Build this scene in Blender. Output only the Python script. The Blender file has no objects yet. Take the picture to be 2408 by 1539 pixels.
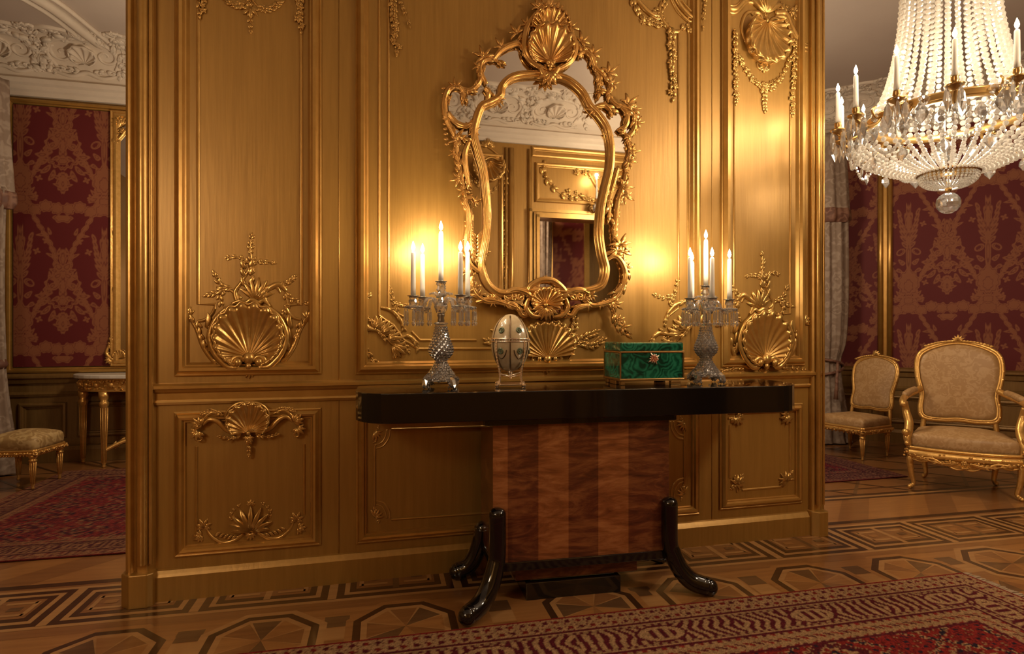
import bpy, bmesh, math, random
import numpy as np
from mathutils import Vector, Matrix
random.seed(7)
SC = bpy.context.scene
COL = SC.collection
PI = math.pi
sin, cos = math.sin, math.cos
# ------------------------------------------------------------------ camera model (2408 x 1539)
F, CX, HY, H = 1400.0, 1204.0, 780.0, 1.08
WA = math.radians(14.68)                       # the gilt wall's bearing
WO = Vector((-1.4355, 2.381, 0))               # wall origin
CW, SW = cos(WA), sin(WA)
def ray(px, py): return Vector(((px - CX) / F, 1.0, (HY - py) / F))
def floor_pt(px, py, z=0.0):
    Y = F * (H - z) / (py - HY); return Vector(((px - CX) / F * Y, Y, z))
def atY(px, py, Y): return ray(px, py) * Y + Vector((0, 0, H))
def to_local(p): d = Vector(p) - WO; return Vector((d.x * CW + d.y * SW, -d.x * SW + d.y * CW, p[2]))
def to_world(u, y, z): return Vector((WO.x + u * CW - y * SW, WO.y + u * SW + y * CW, z))
def wl(px, py, y=0.0):
    """point of the photo on the plane local-y = y of the gilt wall -> (u, z)"""
    d = ray(px, py); c = Vector((0, 0, H))
    lc = to_local(c); ld = Vector((d.x * CW + d.y * SW, -d.x * SW + d.y * CW, d.z))
    t = (y - lc.y) / ld.y
    q = lc + ld * t
    return (q.x, q.z)

# ------------------------------------------------------------------ mesh builder
class MB:
    def __init__(s): s.v = []; s.f = []; s.m = []; s.s = []
    def add(s, vs, fs, m=0, smooth=True):
        o = len(s.v)
        s.v.extend([tuple(p) for p in vs])
        for f in fs: s.f.append(tuple(i + o for i in f)); s.m.append(m); s.s.append(smooth)
    def box(s, x0, x1, y0, y1, z0, z1, m=0):
        vs = [(x, y, z) for z in (z0, z1) for y in (y0, y1) for x in (x0, x1)]
        s.add(vs, [(0, 2, 3, 1), (4, 5, 7, 6), (0, 1, 5, 4), (2, 6, 7, 3), (0, 4, 6, 2), (1, 3, 7, 5)], m, False)
    def lathe(s, prof, seg=24, c=(0, 0, 0), m=0, smooth=True, sx=1, sy=1):
        n = len(prof); vs = []; fs = []
        for r, z in prof:
            for k in range(seg):
                a = 2 * PI * k / seg
                vs.append((c[0] + max(r, 1e-5) * cos(a) * sx, c[1] + max(r, 1e-5) * sin(a) * sy, c[2] + z))
        for i in range(n - 1):
            for k in range(seg):
                k2 = (k + 1) % seg
                fs.append((i * seg + k, i * seg + k2, (i + 1) * seg + k2, (i + 1) * seg + k))
        fs.append(tuple(range(seg))[::-1]); fs.append(tuple((n - 1) * seg + k for k in range(seg)))
        s.add(vs, fs, m, smooth)
    def tube(s, pts, rad, seg=8, m=0, N=None, flat=1.0, closed=False, prof=None, smooth=True):
        """sweep along pts; N fixes the frame (a wall's normal); prof = list of (b, n) multipliers"""
        P = [Vector(p) for p in pts]; n = len(P)
        if n < 2: return
        R = list(rad) if hasattr(rad, '__len__') else [rad] * n
        if prof is None: prof = [(cos(2 * PI * k / seg), flat * sin(2 * PI * k / seg)) for k in range(seg)]
        seg = len(prof); vs = []; last = None
        for i in range(n):
            a = P[i - 1] if (i > 0 or closed) else P[i]
            b = P[(i + 1) % n] if (i < n - 1 or closed) else P[i]
            T = (b - a)
            T = T.normalized() if T.length > 1e-9 else Vector((0, 0, 1))
            if N is not None: nn = Vector(N)
            else:
                if last is None: last = Vector((0, 0, 1)) if abs(T.z) < .9 else Vector((1, 0, 0))
                nn = last - T * last.dot(T)
                nn = nn.normalized() if nn.length > 1e-6 else T.orthogonal().normalized()
                last = nn
            B = T.cross(nn); B = B.normalized() if B.length > 1e-6 else T.orthogonal().normalized()
            for (pb, pn) in prof: vs.append(P[i] + B * (pb * R[i]) + nn * (pn * R[i]))
        fs = []
        for i in range(n if closed else n - 1):
            j = (i + 1) % n
            for k in range(seg):
                k2 = (k + 1) % seg
                fs.append((i * seg + k, i * seg + k2, j * seg + k2, j * seg + k))
        if not closed:
            fs.append(tuple(range(seg))[::-1]); fs.append(tuple((n - 1) * seg + k for k in range(seg)))
        s.add(vs, fs, m, smooth)
    def ball(s, c, r, m=0, sx=1, sy=1, sz=1, a=6, b=8, smooth=True):
        vs = [(c[0], c[1], c[2] - r * sz)]; fs = []
        for i in range(1, a):
            t = PI * i / a - PI / 2
            for k in range(b):
                p = 2 * PI * k / b
                vs.append((c[0] + r * sx * cos(t) * cos(p), c[1] + r * sy * cos(t) * sin(p), c[2] + r * sz * sin(t)))
        vs.append((c[0], c[1], c[2] + r * sz)); L = len(vs) - 1
        for k in range(b):
            k2 = (k + 1) % b
            fs.append((0, 1 + k2, 1 + k)); fs.append((L, L - b + k, L - b + k2))
            for i in range(a - 2):
                fs.append((1 + i * b + k, 1 + i * b + k2, 1 + (i + 1) * b + k2, 1 + (i + 1) * b + k))
        s.add(vs, fs, m, smooth)
    def prism(s, poly, z0, z1, m=0, smooth=False):
        n = len(poly)
        vs = [(x, y, z0) for x, y in poly] + [(x, y, z1) for x, y in poly]
        fs = [tuple(range(n))[::-1], tuple(range(n, 2 * n))]
        fs += [(k, (k + 1) % n, n + (k + 1) % n, n + k) for k in range(n)]
        s.add(vs, fs, m, smooth)
    def grid(s, fn, nu, nv, m=0, smooth=True):
        vs = [fn(i / (nu - 1), j / (nv - 1)) for j in range(nv) for i in range(nu)]
        fs = [(j * nu + i, j * nu + i + 1, (j + 1) * nu + i + 1, (j + 1) * nu + i) for j in range(nv - 1) for i in range(nu - 1)]
        s.add(vs, fs, m, smooth)
    def frame(s, u0, u1, z0, z1, prof, m=0, y=0.0):
        """mitred rectangular moulding on the plane local-y = y; prof = (inset, height)"""
        n = len(prof); vs = []
        for d, h in prof:
            vs += [(u0 + d, y - h, z0 + d), (u1 - d, y - h, z0 + d), (u1 - d, y - h, z1 - d), (u0 + d, y - h, z1 - d)]
        fs = [(i * 4 + k, i * 4 + (k + 1) % 4, (i + 1) * 4 + (k + 1) % 4, (i + 1) * 4 + k) for i in range(n - 1) for k in range(4)]
        s.add(vs, fs, m, False)
    def rail(s, p0, p1, prof, m=0):
        """straight extrusion along local x from p0 to p1; prof = (y, z)"""
        n = len(prof); vs = [(p0, y, z) for y, z in prof] + [(p1, y, z) for y, z in prof]
        fs = [(k, (k + 1) % n, n + (k + 1) % n, n + k) for k in range(n)] + [tuple(range(n))[::-1], tuple(range(n, 2 * n))]
        s.add(vs, fs, m, False)
    def warp(s, fn): s.v = [tuple(fn(*p)) for p in s.v]
    def mesh(s, name, mats, fix=True):
        me = bpy.data.meshes.new(name)
        me.from_pydata(s.v, [], s.f)
        for m_ in (mats if isinstance(mats, (list, tuple)) else [mats]): me.materials.append(m_)
        me.polygons.foreach_set('material_index', s.m)
        me.polygons.foreach_set('use_smooth', s.s)
        if fix:
            bm = bmesh.new(); bm.from_mesh(me)
            bmesh.ops.recalc_face_normals(bm, faces=bm.faces)
            bm.to_mesh(me); bm.free()
        me.update()
        return me
    def build(s, name, mats, parent=None, loc=None, rz=None, fix=True, bevel=0):
        o = bpy.data.objects.new(name, s.mesh(name, mats, fix)); COL.objects.link(o)
        if loc is not None: o.location = loc
        if rz is not None: o.rotation_euler = (0, 0, rz)
        if parent is not None: o.parent = parent
        if bevel:
            b = o.modifiers.new('bevel', 'BEVEL'); b.width = bevel; b.segments = 2; b.limit_method = 'ANGLE'; b.angle_limit = math.radians(40)
        return o

def tag(o, label, cat, group=None):
    o['label'] = label; o['category'] = cat
    if group: o['group'] = group
    return o
def thing(name, label, cat, loc=(0, 0, 0), rz=0.0, group=None):
    o = bpy.data.objects.new(name, None); COL.objects.link(o)
    o.empty_display_size = .05
    o.location = loc; o.rotation_euler = (0, 0, rz)
    return tag(o, label, cat, group)
def structure(o, label=None):
    o['kind'] = 'structure'
    if label: o['label'] = label
    return o
def dup(root, loc=None, rz=None, label=None):
    kids = {}
    for o in bpy.data.objects:
        if o.parent: kids.setdefault(o.parent.name, []).append(o)
    def rec(o, parent):
        c = o.copy(); COL.objects.link(c); c.parent = parent
        for k in kids.get(o.name, []): rec(k, c)
        return c
    r = rec(root, root.parent)
    if loc is not None: r.location = loc
    if rz is not None: r.rotation_euler = (0, 0, rz)
    if label: r['label'] = label
    return r
def copy_part(o, parent, loc=None, rz=None):
    c = o.copy(); COL.objects.link(c); c.parent = parent
    if loc is not None: c.location = loc
    if rz is not None: c.rotation_euler = (0, 0, rz)
    return c

def smooth_pts(pts, n=6, closed=False):
    P = [Vector(p) for p in pts]; out = []; L = len(P)
    for i in range(L if closed else L - 1):
        if closed: p0, p1, p2, p3 = P[i - 1], P[i], P[(i + 1) % L], P[(i + 2) % L]
        else: p0, p1, p2, p3 = P[max(i - 1, 0)], P[i], P[i + 1], P[min(i + 2, L - 1)]
        for k in range(n):
            t = k / n
            out.append(.5 * ((2 * p1) + (p2 - p0) * t + (2 * p0 - 5 * p1 + 4 * p2 - p3) * t * t + (3 * p1 - p0 - 3 * p2 + p3) * t ** 3))
    if not closed: out.append(P[-1].copy())
    return out
def volute(cx, cz, r0, a0, turns, r1=.15, n=14, d=1):
    """spiral points running inward from radius r0 at angle a0"""
    k = max(6, int(n * turns)); out = []
    for i in range(k + 1):
        t = i / k; r = r0 * (1 - t) + r0 * r1 * t; a = a0 + d * 2 * PI * turns * t
        out.append((cx + r * cos(a), cz + r * sin(a)))
    return out

RIDGED = [(-1, -.2), (-.98, .3), (-.72, .62), (-.5, .5), (-.3, .82), (0, 1.0), (.3, .82), (.5, .5), (.72, .62), (.98, .3), (1, -.2)]
class Orn:
    """carved ornament in the wall's plane: local (x right, z up, h out), scaled and placed on the plane local-y = y0"""
    def __init__(s, mb, u0=0, z0=0, sc=1.0, flip=1, y0=0.0, hs=1.0, m=0):
        s.mb = mb; s.u0 = u0; s.z0 = z0; s.sc = sc; s.fl = flip; s.y0 = y0; s.hs = hs; s.m = m; s.skirt = .01
    def P(s, x, z, h=0.0): return Vector((s.u0 + s.fl * x * s.sc, s.y0 - h * s.sc * s.hs, s.z0 + z * s.sc))
    def scroll(s, pts, r0, r1=None, h=0.0, n=5, prof=None, flat=.9, seg=7, closed=False, rm=None):
        q = smooth_pts([(x, 0, z) for x, z in pts], n, closed); L = len(q)
        r1 = r0 if r1 is None else r1
        rm = rm if rm is not None else (r0 + r1) / 2
        rr = []
        for i in range(L):
            t = i / (L - 1)
            rr.append(((1 - t) ** 2 * r0 + 2 * t * (1 - t) * (2 * rm - .5 * r0 - .5 * r1) + t * t * r1) * s.sc)
        s.mb.tube([s.P(p.x, p.z, h) for p in q], rr, seg, s.m, N=(0, -1, 0), flat=flat * s.hs, closed=closed, prof=prof)
    def leaf(s, x, z, ang, L, W, h=.25, curl=0.0, h0=0.0):
        n = 6; vs = []; px, pz = x, z
        for i in range(n):
            t = i / (n - 1); a = ang + curl * t
            if i: px += cos(a) * L / (n - 1); pz += sin(a) * L / (n - 1)
            w = W * max(.06, sin(PI * min(1, .16 + .84 * t)) ** .8); hh = h * (.45 + .55 * sin(PI * min(1, t * .85 + .1)))
            nx, nz = -sin(a), cos(a)
            for k, (q, e) in enumerate(((-1, .1), (-.55, 1), (0, .55), (.55, 1), (1, .1), (0, -.25))):
                vs.append(s.P(px + nx * q * w, pz + nz * q * w, h0 + hh * e * L))
        fs = [(i * 6 + k, i * 6 + (k + 1) % 6, (i + 1) * 6 + (k + 1) % 6, (i + 1) * 6 + k) for i in range(n - 1) for k in range(6)]
        fs += [tuple(range(6))[::-1], tuple((n - 1) * 6 + k for k in range(6))]
        s.mb.add(vs, fs, s.m, True)
    def spray(s, pts, L=.12, W=.035, n=7, stem=.012, h=.3, berries=True, taper=.6, rnd=None):
        q = smooth_pts([(x, 0, z) for x, z in pts], 8); N = len(q); R = rnd or random
        s.mb.tube([s.P(p.x, p.z, .01) for p in q], [stem * s.sc * (1 - .6 * i / N) for i in range(N)], 6, s.m, N=(0, -1, 0))
        for k in range(n):
            i = int((k + .5) / n * (N - 1)); p = q[i]; d = q[min(i + 1, N - 1)] - q[max(i - 1, 0)]
            a = math.atan2(d.z, d.x); f = 1 - (1 - taper) * k / n
            for sd in (1, -1):
                s.leaf(p.x, p.z, a + sd * R.uniform(.6, 1.0), L * f * R.uniform(.8, 1.15), W * f, h, -sd * R.uniform(.3, .9))
            if berries: s.berry(p.x + R.uniform(-.3, .3) * L, p.z + R.uniform(-.3, .3) * L, W * .75 * f)
        d = q[-1] - q[-2]
        s.leaf(q[-1].x, q[-1].z, math.atan2(d.z, d.x), L * taper, W * taper, h)
    def berry(s, x, z, r, h=None):
        c = s.P(x, z, r * .6 if h is None else h); s.mb.ball(c, r * s.sc, s.m, sy=s.hs, a=4, b=6)
    def flower(s, x, z, r, n=5, a0=0.0):
        for k in range(n): s.leaf(x, z, a0 + 2 * PI * k / n, r, r * .38, .4)
        s.berry(x, z, r * .3, r * .35)
    def tuft(s, x, z, ang, n=5, spread=1.6, L=.2, W=.05, h=.3, curl=.5):
        for k in range(n):
            t = (k - (n - 1) / 2) / max(1, (n - 1) / 2)
            s.leaf(x, z, ang + t * spread / 2, L * (1 - .25 * abs(t)), W, h, t * curl)
    def shell(s, x, z, cx, cz, ra, rb, a0, a1, ribs=11, deep=.28, rib=.06, base=.04, rim=.05, nt=9):
        """fan shell: ribs spring from (x, z) to an elliptical rim centred on (cx, cz); hollow in the middle"""
        na = ribs * 6 + 1; vs = []; fs = []
        def edge(a):
            dx, dz = cos(a), sin(a); ox, oz = (x - cx) / ra, (z - cz) / rb; ex, ez = dx / ra, dz / rb
            A = ex * ex + ez * ez; B = 2 * (ox * ex + oz * ez); C = ox * ox + oz * oz - 1
            return (-B + math.sqrt(max(B * B - 4 * A * C, 0))) / (2 * A)
        pts = []
        for i in range(nt):
            t = (i / (nt - 1))
            for k in range(na):
                q = k / (na - 1); a = a0 + (a1 - a0) * q; c = cos(2 * PI * ribs * q)
                R = edge(a) * (.06 + .94 * t) * (1 + .035 * t * c)
                h = base + deep * (t ** 2.2) + .35 * deep * (1 - t) ** 2 + rib * (.25 + .75 * t) * c
                vs.append(s.P(x + R * cos(a), z + R * sin(a), h))
        for k in range(na):
            q = k / (na - 1); a = a0 + (a1 - a0) * q; R = edge(a) * 1.03
            vs.append(s.P(x + R * cos(a), z + R * sin(a), -s.skirt))
        for i in range(nt):
            for k in range(na - 1): fs.append((i * na + k, i * na + k + 1, (i + 1) * na + k + 1, (i + 1) * na + k))
        s.mb.add(vs, fs, s.m, True)
        if rim:
            q = []
            for k in range(ribs * 2 + 1):
                a = a0 + (a1 - a0) * k / (ribs * 2); R = edge(a) * (1.02 + .03 * cos(PI * k)); q.append((x + R * cos(a), z + R * sin(a)))
            s.scroll(q, rim, rim, h=base + deep * .9, n=3, seg=6)
    def acanthus(s, x, z, ang, L, W, h=.3, curl=.5, h0=0.0):
        """leaf with a bent rib and three pairs of lobes"""
        s.leaf(x, z, ang, L, W, h, curl, h0); px, pz = x, z
        for i in range(1, 4):
            t = i / 4.4; a = ang + curl * t; px, pz = x + cos(ang + curl * t * .5) * L * t, z + sin(ang + curl * t * .5) * L * t
            for sd in (1, -1): s.leaf(px, pz, a + sd * (.95 - .12 * i), L * (.52 - .09 * i), W * .62, h * 1.25, sd * -.55 + curl * .3, h0 + h * L * .15)
    def hug(s, pts, L, W, step, side=1, h=.3, jitter=.25, rnd=None):
        """small leaves clinging to one side of a scroll"""
        R = rnd or random; q = smooth_pts([(x, 0, z) for x, z in pts], 8); acc = 0
        for i in range(1, len(q) - 1):
            acc += (q[i] - q[i - 1]).length
            if acc >= step:
                acc = 0; d = q[i + 1] - q[i]; a = math.atan2(d.z, d.x); f = R.uniform(1 - jitter, 1 + jitter)
                s.leaf(q[i].x, q[i].z, a + side * R.uniform(.35, .75), L * f, W * f, h, -side * R.uniform(.2, .8))
    def palm(s, x, z, ang, spread, n, L, W, h=.2):
        """gadrooned half-fan of tapering lobes"""
        for k in range(n):
            t = -1 + 2 * k / (n - 1)
            s.leaf(x, z, ang + t * spread / 2, L * (1 - .18 * t * t), W, h * (1 - .3 * abs(t)), t * .35)
# ------------------------------------------------------------------ materials
def lin(c):
    if isinstance(c, str):
        c = [int(c[i:i + 2], 16) / 255 for i in (0, 2, 4)]
        c = [x / 12.92 if x <= .04045 else ((x + .055) / 1.055) ** 2.4 for x in c]
    return tuple(c) + (1.0,)
class NT:
    def __init__(s, name):
        s.m = bpy.data.materials.new(name); s.m.use_nodes = True; s.t = s.m.node_tree
        s.b = s.t.nodes['Principled BSDF']; s.o = s.t.nodes['Material Output']
    def n(s, kind, **kw):
        x = s.t.nodes.new(kind)
        for k, v in kw.items():
            if k.startswith('i_'): x.inputs[k[2:].replace('_', ' ')].default_value = v
            else: setattr(x, k, v)
        return x
    def l(s, a, b): s.t.links.new(a, b)
    def coord(s, scale=(1, 1, 1), rot=(0, 0, 0), kind='Object'):
        c = s.n('ShaderNodeTexCoord'); mp = s.n('ShaderNodeMapping')
        mp.inputs['Scale'].default_value = scale; mp.inputs['Rotation'].default_value = rot
        s.l(c.outputs[kind], mp.inputs['Vector']); return mp.outputs['Vector']
    def noise(s, vec, scale, detail=3, rough=.5, dist=0.0):
        x = s.n('ShaderNodeTexNoise'); x.inputs['Scale'].default_value = scale; x.inputs['Detail'].default_value = detail
        x.inputs['Roughness'].default_value = rough; x.inputs['Distortion'].default_value = dist
        s.l(vec, x.inputs['Vector']); return x.outputs['Fac']
    def ramp(s, fac, stops):
        r = s.n('ShaderNodeValToRGB'); e = r.color_ramp.elements
        while len(e) < len(stops): e.new(.5)
        for i, (p, c) in enumerate(stops): e[i].position = p; e[i].color = lin(c)
        s.l(fac, r.inputs['Fac']); return r.outputs['Color']
    def bump(s, fac, strength, dist=.01):
        b = s.n('ShaderNodeBump'); b.inputs['Strength'].default_value = strength; b.inputs['Distance'].default_value = dist
        s.l(fac, b.inputs['Height']); s.l(b.outputs['Normal'], s.b.inputs['Normal'])
    def set(s, **kw):
        for k, v in kw.items():
            i = s.b.inputs[k.replace('_', ' ')]
            if hasattr(v, 'links') or isinstance(v, bpy.types.NodeSocket): s.l(v, i)
            else: i.default_value = lin(v) if i.type == 'RGBA' and len(v) != 4 else v
        return s
def simple(name, col, rough=.5, metal=0.0, col2=None, scale=20, stretch=(1, 1, 1), bump=0.0, bscale=None, **kw):
    t = NT(name); t.set(Roughness=rough, Metallic=metal)
    if col2:
        v = t.coord(stretch); f = t.noise(v, scale, 4, .6)
        t.set(Base_Color=t.ramp(f, [(.3, col), (.7, col2)]))
        if bump: t.bump(f if bscale is None else t.noise(v, bscale, 3), bump)
    else:
        t.set(Base_Color=col)
        if bump: t.bump(t.noise(t.coord(stretch), bscale or scale, 3), bump)
    if kw: t.set(**kw)
    return t.m
GOLDWALL = simple('gilt_panelling', (.37, .195, .036), .42, .55, (.45, .245, .05), 5, (9, 9, .5), .08, 9, Coat_Weight=.45, Coat_Roughness=.38)
GOLDTRIM = simple('gilt_moulding', (.48, .26, .055), .30, .68, (.57, .325, .08), 14, (1, 1, 1), .05, 30, Coat_Weight=.5, Coat_Roughness=.3)
GOLDCARVE = simple('gilt_carving', (.54, .30, .07), .28, .72, (.64, .385, .11), 25, (1, 1, 1), .1, 60, Coat_Weight=.4, Coat_Roughness=.25)
GOLDFRAME = simple('mirror_gilding', (.58, .29, .065), .27, .78, (.74, .43, .14), 16, (1, 1, 1), .1, 50)
GILTWOOD = simple('giltwood', (.62, .35, .09), .32, .7, (.78, .47, .15), 30, (1, 1, 1), .12, 70)
DADO = simple('dado_paint', (.20, .108, .030), .42, .35, (.25, .14, .042), 8, (5, 5, .5), .05)
PLASTER = simple('white_plaster', (.66, .56, .45), .7, 0, (.72, .62, .51), 5, (1, 1, 1), .05, 40)
CEIL = simple('ceiling_plaster', (.50, .41, .345), .8, 0, (.54, .45, .38), 2)
MIRROR = simple('mirror_glass', (.86, .84, .80), .015, 1.0)
LACQUER = simple('black_lacquer', (.006, .005, .005), .09, 0, None, Coat_Weight=.6, Coat_Roughness=.04)
MARBLE = simple('pale_marble', (.62, .56, .48), .2, 0, (.75, .70, .62), 9)
WAX = simple('candle_wax', (.86, .80, .70), .45, 0, None, Subsurface_Weight=.25, Subsurface_Radius=(.02, .012, .008))
METALDARK = simple('tarnished_silver', (.32, .29, .25), .3, .9)
SILVERGILT = simple('silver_gilt', (.82, .66, .50), .22, .9, (.90, .78, .62), 60)
BRASS = simple('chandelier_brass', (.50, .31, .11), .28, .9)
CURTAIN = None
def glass_mix(name, tint, tl, gl, tr, rough=.05):
    """cut crystal: translucent body, mirror facets, some clear passage"""
    t = NT(name); nt = t
    a = t.n('ShaderNodeBsdfTranslucent'); a.inputs['Color'].default_value = lin(tint)
    d = t.n('ShaderNodeBsdfDiffuse'); d.inputs['Color'].default_value = lin(tint)
    g = t.n('ShaderNodeBsdfGlossy'); g.inputs['Roughness'].default_value = rough; g.inputs['Color'].default_value = (1, 1, 1, 1)
    r = t.n('ShaderNodeBsdfRefraction'); r.inputs['IOR'].default_value = 1.25; r.inputs['Roughness'].default_value = .03
    m0 = t.n('ShaderNodeMixShader'); m0.inputs[0].default_value = .35; t.l(a.outputs[0], m0.inputs[1]); t.l(d.outputs[0], m0.inputs[2])
    m1 = t.n('ShaderNodeMixShader'); m1.inputs[0].default_value = gl / (gl + tl); t.l(m0.outputs[0], m1.inputs[1]); t.l(g.outputs[0], m1.inputs[2])
    m2 = t.n('ShaderNodeMixShader'); m2.inputs[0].default_value = tr; t.l(m1.outputs[0], m2.inputs[1]); t.l(r.outputs[0], m2.inputs[2])
    t.l(m2.outputs[0], t.o.inputs['Surface']); return t.m
BEAD = glass_mix('crystal_bead', (.97, .92, .84), .75, .25, .12, .08)
CRYSTAL = glass_mix('cut_crystal', (.95, .90, .86), .40, .60, .52, .02)
DROP = glass_mix('crystal_drop', (.95, .92, .88), .35, .65, .45, .03)
def emitter(name, col, st):
    t = NT(name); e = t.n('ShaderNodeEmission'); e.inputs['Color'].default_value = lin(col); e.inputs['Strength'].default_value = st
    t.l(e.outputs[0], t.o.inputs['Surface']); return t.m
FLAME = emitter('candle_flame', (1, .80, .50), 45)
def wood(name, c1, c2, scale=3, rough=.28, sx=14):
    t = NT(name); v = t.coord((1, sx, 1)); f = t.noise(v, scale, 5, .6, .4)
    t.set(Base_Color=t.ramp(f, [(.28, c1), (.72, c2)]), Roughness=rough, Coat_Weight=.35, Coat_Roughness=.12)
    t.bump(f, .02); return t.m
W_MID = wood('parquet_walnut', (.20, .078, .024), (.29, .125, .04))
W_LIGHT = wood('parquet_oak', (.36, .175, .06), (.46, .24, .088))
W_DARK = wood('parquet_wenge', (.038, .014, .006), (.065, .025, .010))
W_WARM = wood('parquet_cherry', (.28, .115, .034), (.39, .175, .053))
W_GREY = wood('parquet_smoked', (.10, .046, .02), (.16, .08, .032))
def veneer(name, c1, c2, c3, seed):
    t = NT(name); v = t.coord((1.5, 1.5, 5)); n1 = t.noise(v, 2.6, 5, .64, 1.9)
    v2 = t.coord((4, 4, 19), (0, .35, 0)); n2 = t.noise(v2, 2.5, 3, .6, .8)
    ad = t.n('ShaderNodeMath', operation='ADD'); t.l(n1, ad.inputs[0])
    mu = t.n('ShaderNodeMath', operation='MULTIPLY'); t.l(n2, mu.inputs[0]); mu.inputs[1].default_value = .45; t.l(mu.outputs[0], ad.inputs[1])
    t.set(Base_Color=t.ramp(ad.outputs[0], [(.45, c1), (.68, c2), (.9, c3)]), Roughness=.22, Coat_Weight=.5, Coat_Roughness=.08); return t.m
VEN_D = veneer('figured_veneer_dark', (.04, .012, .007), (.125, .034, .014), (.27, .095, .03), 1)
VEN_L = veneer('figured_veneer_light', (.12, .034, .012), (.27, .088, .026), (.44, .17, .055), 2)
def attr_cloth(name, attr, stops, rough=.75, nscale=300, namt=.25, sheen=.3, interp='LINEAR'):
    """woven cloth: the motif's weight comes from the mesh's own attribute"""
    t = NT(name); a = t.n('ShaderNodeAttribute'); a.attribute_name = attr
    n = t.noise(t.coord(), nscale, 2)
    mu = t.n('ShaderNodeMath', operation='MULTIPLY_ADD'); t.l(n, mu.inputs[0]); mu.inputs[1].default_value = namt; mu.inputs[2].default_value = -namt / 2
    ad = t.n('ShaderNodeMath', operation='ADD'); t.l(a.outputs['Fac'], ad.inputs[0]); t.l(mu.outputs[0], ad.inputs[1])
    t.set(Base_Color=t.ramp(ad.outputs[0], stops), Roughness=rough, Sheen_Weight=sheen, Specular_IOR_Level=.25); return t.m
DAMASK = attr_cloth('red_damask', 'motif', [(.15, (.125, .016, .017)), (.9, (.27, .095, .045))], .6, 220, .35, 0)
def rug_mat(name):
    t = NT(name); a = t.n('ShaderNodeVertexColor'); a.layer_name = 'knots'
    n = t.noise(t.coord(), 260, 2, .6); b = t.noise(t.coord((1, 3, 1)), 60, 3, .6)
    mx = t.n('ShaderNodeMixRGB', blend_type='MULTIPLY'); mx.inputs['Fac'].default_value = .75
    t.l(a.outputs['Color'], mx.inputs[1]); t.l(t.ramp(n, [(.3, (.45, .45, .45)), (.7, (1.35, 1.35, 1.35))]), mx.inputs[2])
    t.set(Base_Color=mx.outputs[0], Roughness=.95, Specular_IOR_Level=.1); t.bump(n, .3, .003); return t.m
RUG = rug_mat('knotted_wool')
def brocade(name, c1, c2, c3, scale=9, rough=.5):
    t = NT(name); v = t.coord(); w = t.n('ShaderNodeTexVoronoi', feature='SMOOTH_F1'); w.inputs['Scale'].default_value = scale
    nd = t.n('ShaderNodeTexNoise'); nd.inputs['Scale'].default_value = scale * 1.2; nd.inputs['Detail'].default_value = 2; t.l(v, nd.inputs['Vector'])
    mx = t.n('ShaderNodeMixRGB'); mx.inputs['Fac'].default_value = .12; t.l(v, mx.inputs[1]); t.l(nd.outputs['Color'], mx.inputs[2]); t.l(mx.outputs[0], w.inputs['Vector'])
    wv = t.n('ShaderNodeMath', operation='SINE'); mu = t.n('ShaderNodeMath', operation='MULTIPLY'); mu.inputs[1].default_value = 22
    t.l(w.outputs['Distance'], mu.inputs[0]); t.l(mu.outputs[0], wv.inputs[0])
    ma = t.n('ShaderNodeMath', operation='MULTIPLY_ADD'); ma.inputs[1].default_value = .5; ma.inputs[2].default_value = .5; t.l(wv.outputs[0], ma.inputs[0])
    t.set(Base_Color=t.ramp(ma.outputs[0], [(.2, c1), (.55, c2), (.9, c3)]), Roughness=rough, Specular_IOR_Level=.35)
    t.bump(t.noise(v, 400, 2), .15, .002); return t.m
BROCADE = brocade('beige_brocade', (.395, .225, .092), (.425, .25, .108), (.47, .29, .135), 16, .42)
BROCADE2 = brocade('gold_brocade', (.33, .20, .075), (.41, .265, .105), (.50, .345, .155), 13)
DRAPE = brocade('curtain_brocade', (.23, .16, .115), (.265, .19, .14), (.32, .24, .18), 10, .6)
DRAPEDARK = brocade('curtain_border', (.13, .055, .035), (.17, .08, .05), (.22, .11, .07), 10, .6)
def malachite():
    t = NT('malachite'); v = t.coord(); w = t.n('ShaderNodeTexVoronoi', feature='F1'); w.inputs['Scale'].default_value = 13
    nd = t.n('ShaderNodeTexNoise'); nd.inputs['Scale'].default_value = 9; nd.inputs['Detail'].default_value = 3; t.l(v, nd.inputs['Vector'])
    mx = t.n('ShaderNodeMixRGB'); mx.inputs['Fac'].default_value = .10; t.l(v, mx.inputs[1]); t.l(nd.outputs['Color'], mx.inputs[2]); t.l(mx.outputs[0], w.inputs['Vector'])
    mu = t.n('ShaderNodeMath', operation='MULTIPLY'); mu.inputs[1].default_value = 34; t.l(w.outputs['Distance'], mu.inputs[0])
    wv = t.n('ShaderNodeMath', operation='SINE'); t.l(mu.outputs[0], wv.inputs[0])
    big = t.noise(v, 14, 2); ad = t.n('ShaderNodeMath', operation='MULTIPLY_ADD'); ad.inputs[1].default_value = .16; t.l(wv.outputs[0], ad.inputs[0]); t.l(big, ad.inputs[2])
    t.set(Base_Color=t.ramp(ad.outputs[0], [(.3, (.004, .040, .022)), (.5, (.008, .12, .062)), (.7, (.022, .20, .11))]), Roughness=.14, Coat_Weight=.5, Coat_Roughness=.05); return t.m
MALACHITE = malachite()
ENAMEL = simple('cream_enamel', (.50, .36, .20), .22, 0, (.62, .49, .30), 40, (1, 1, 1), 0, None, Coat_Weight=.5)
BAND = simple('egg_dark_band', (.16, .10, .05), .3, .7)
GREENSTONE = simple('green_medallion', (.06, .10, .05), .3, .3, (.20, .22, .13), 120)
RUBY = simple('red_stones', (.45, .10, .05), .12, .2, (.62, .22, .1), 150)
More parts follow.
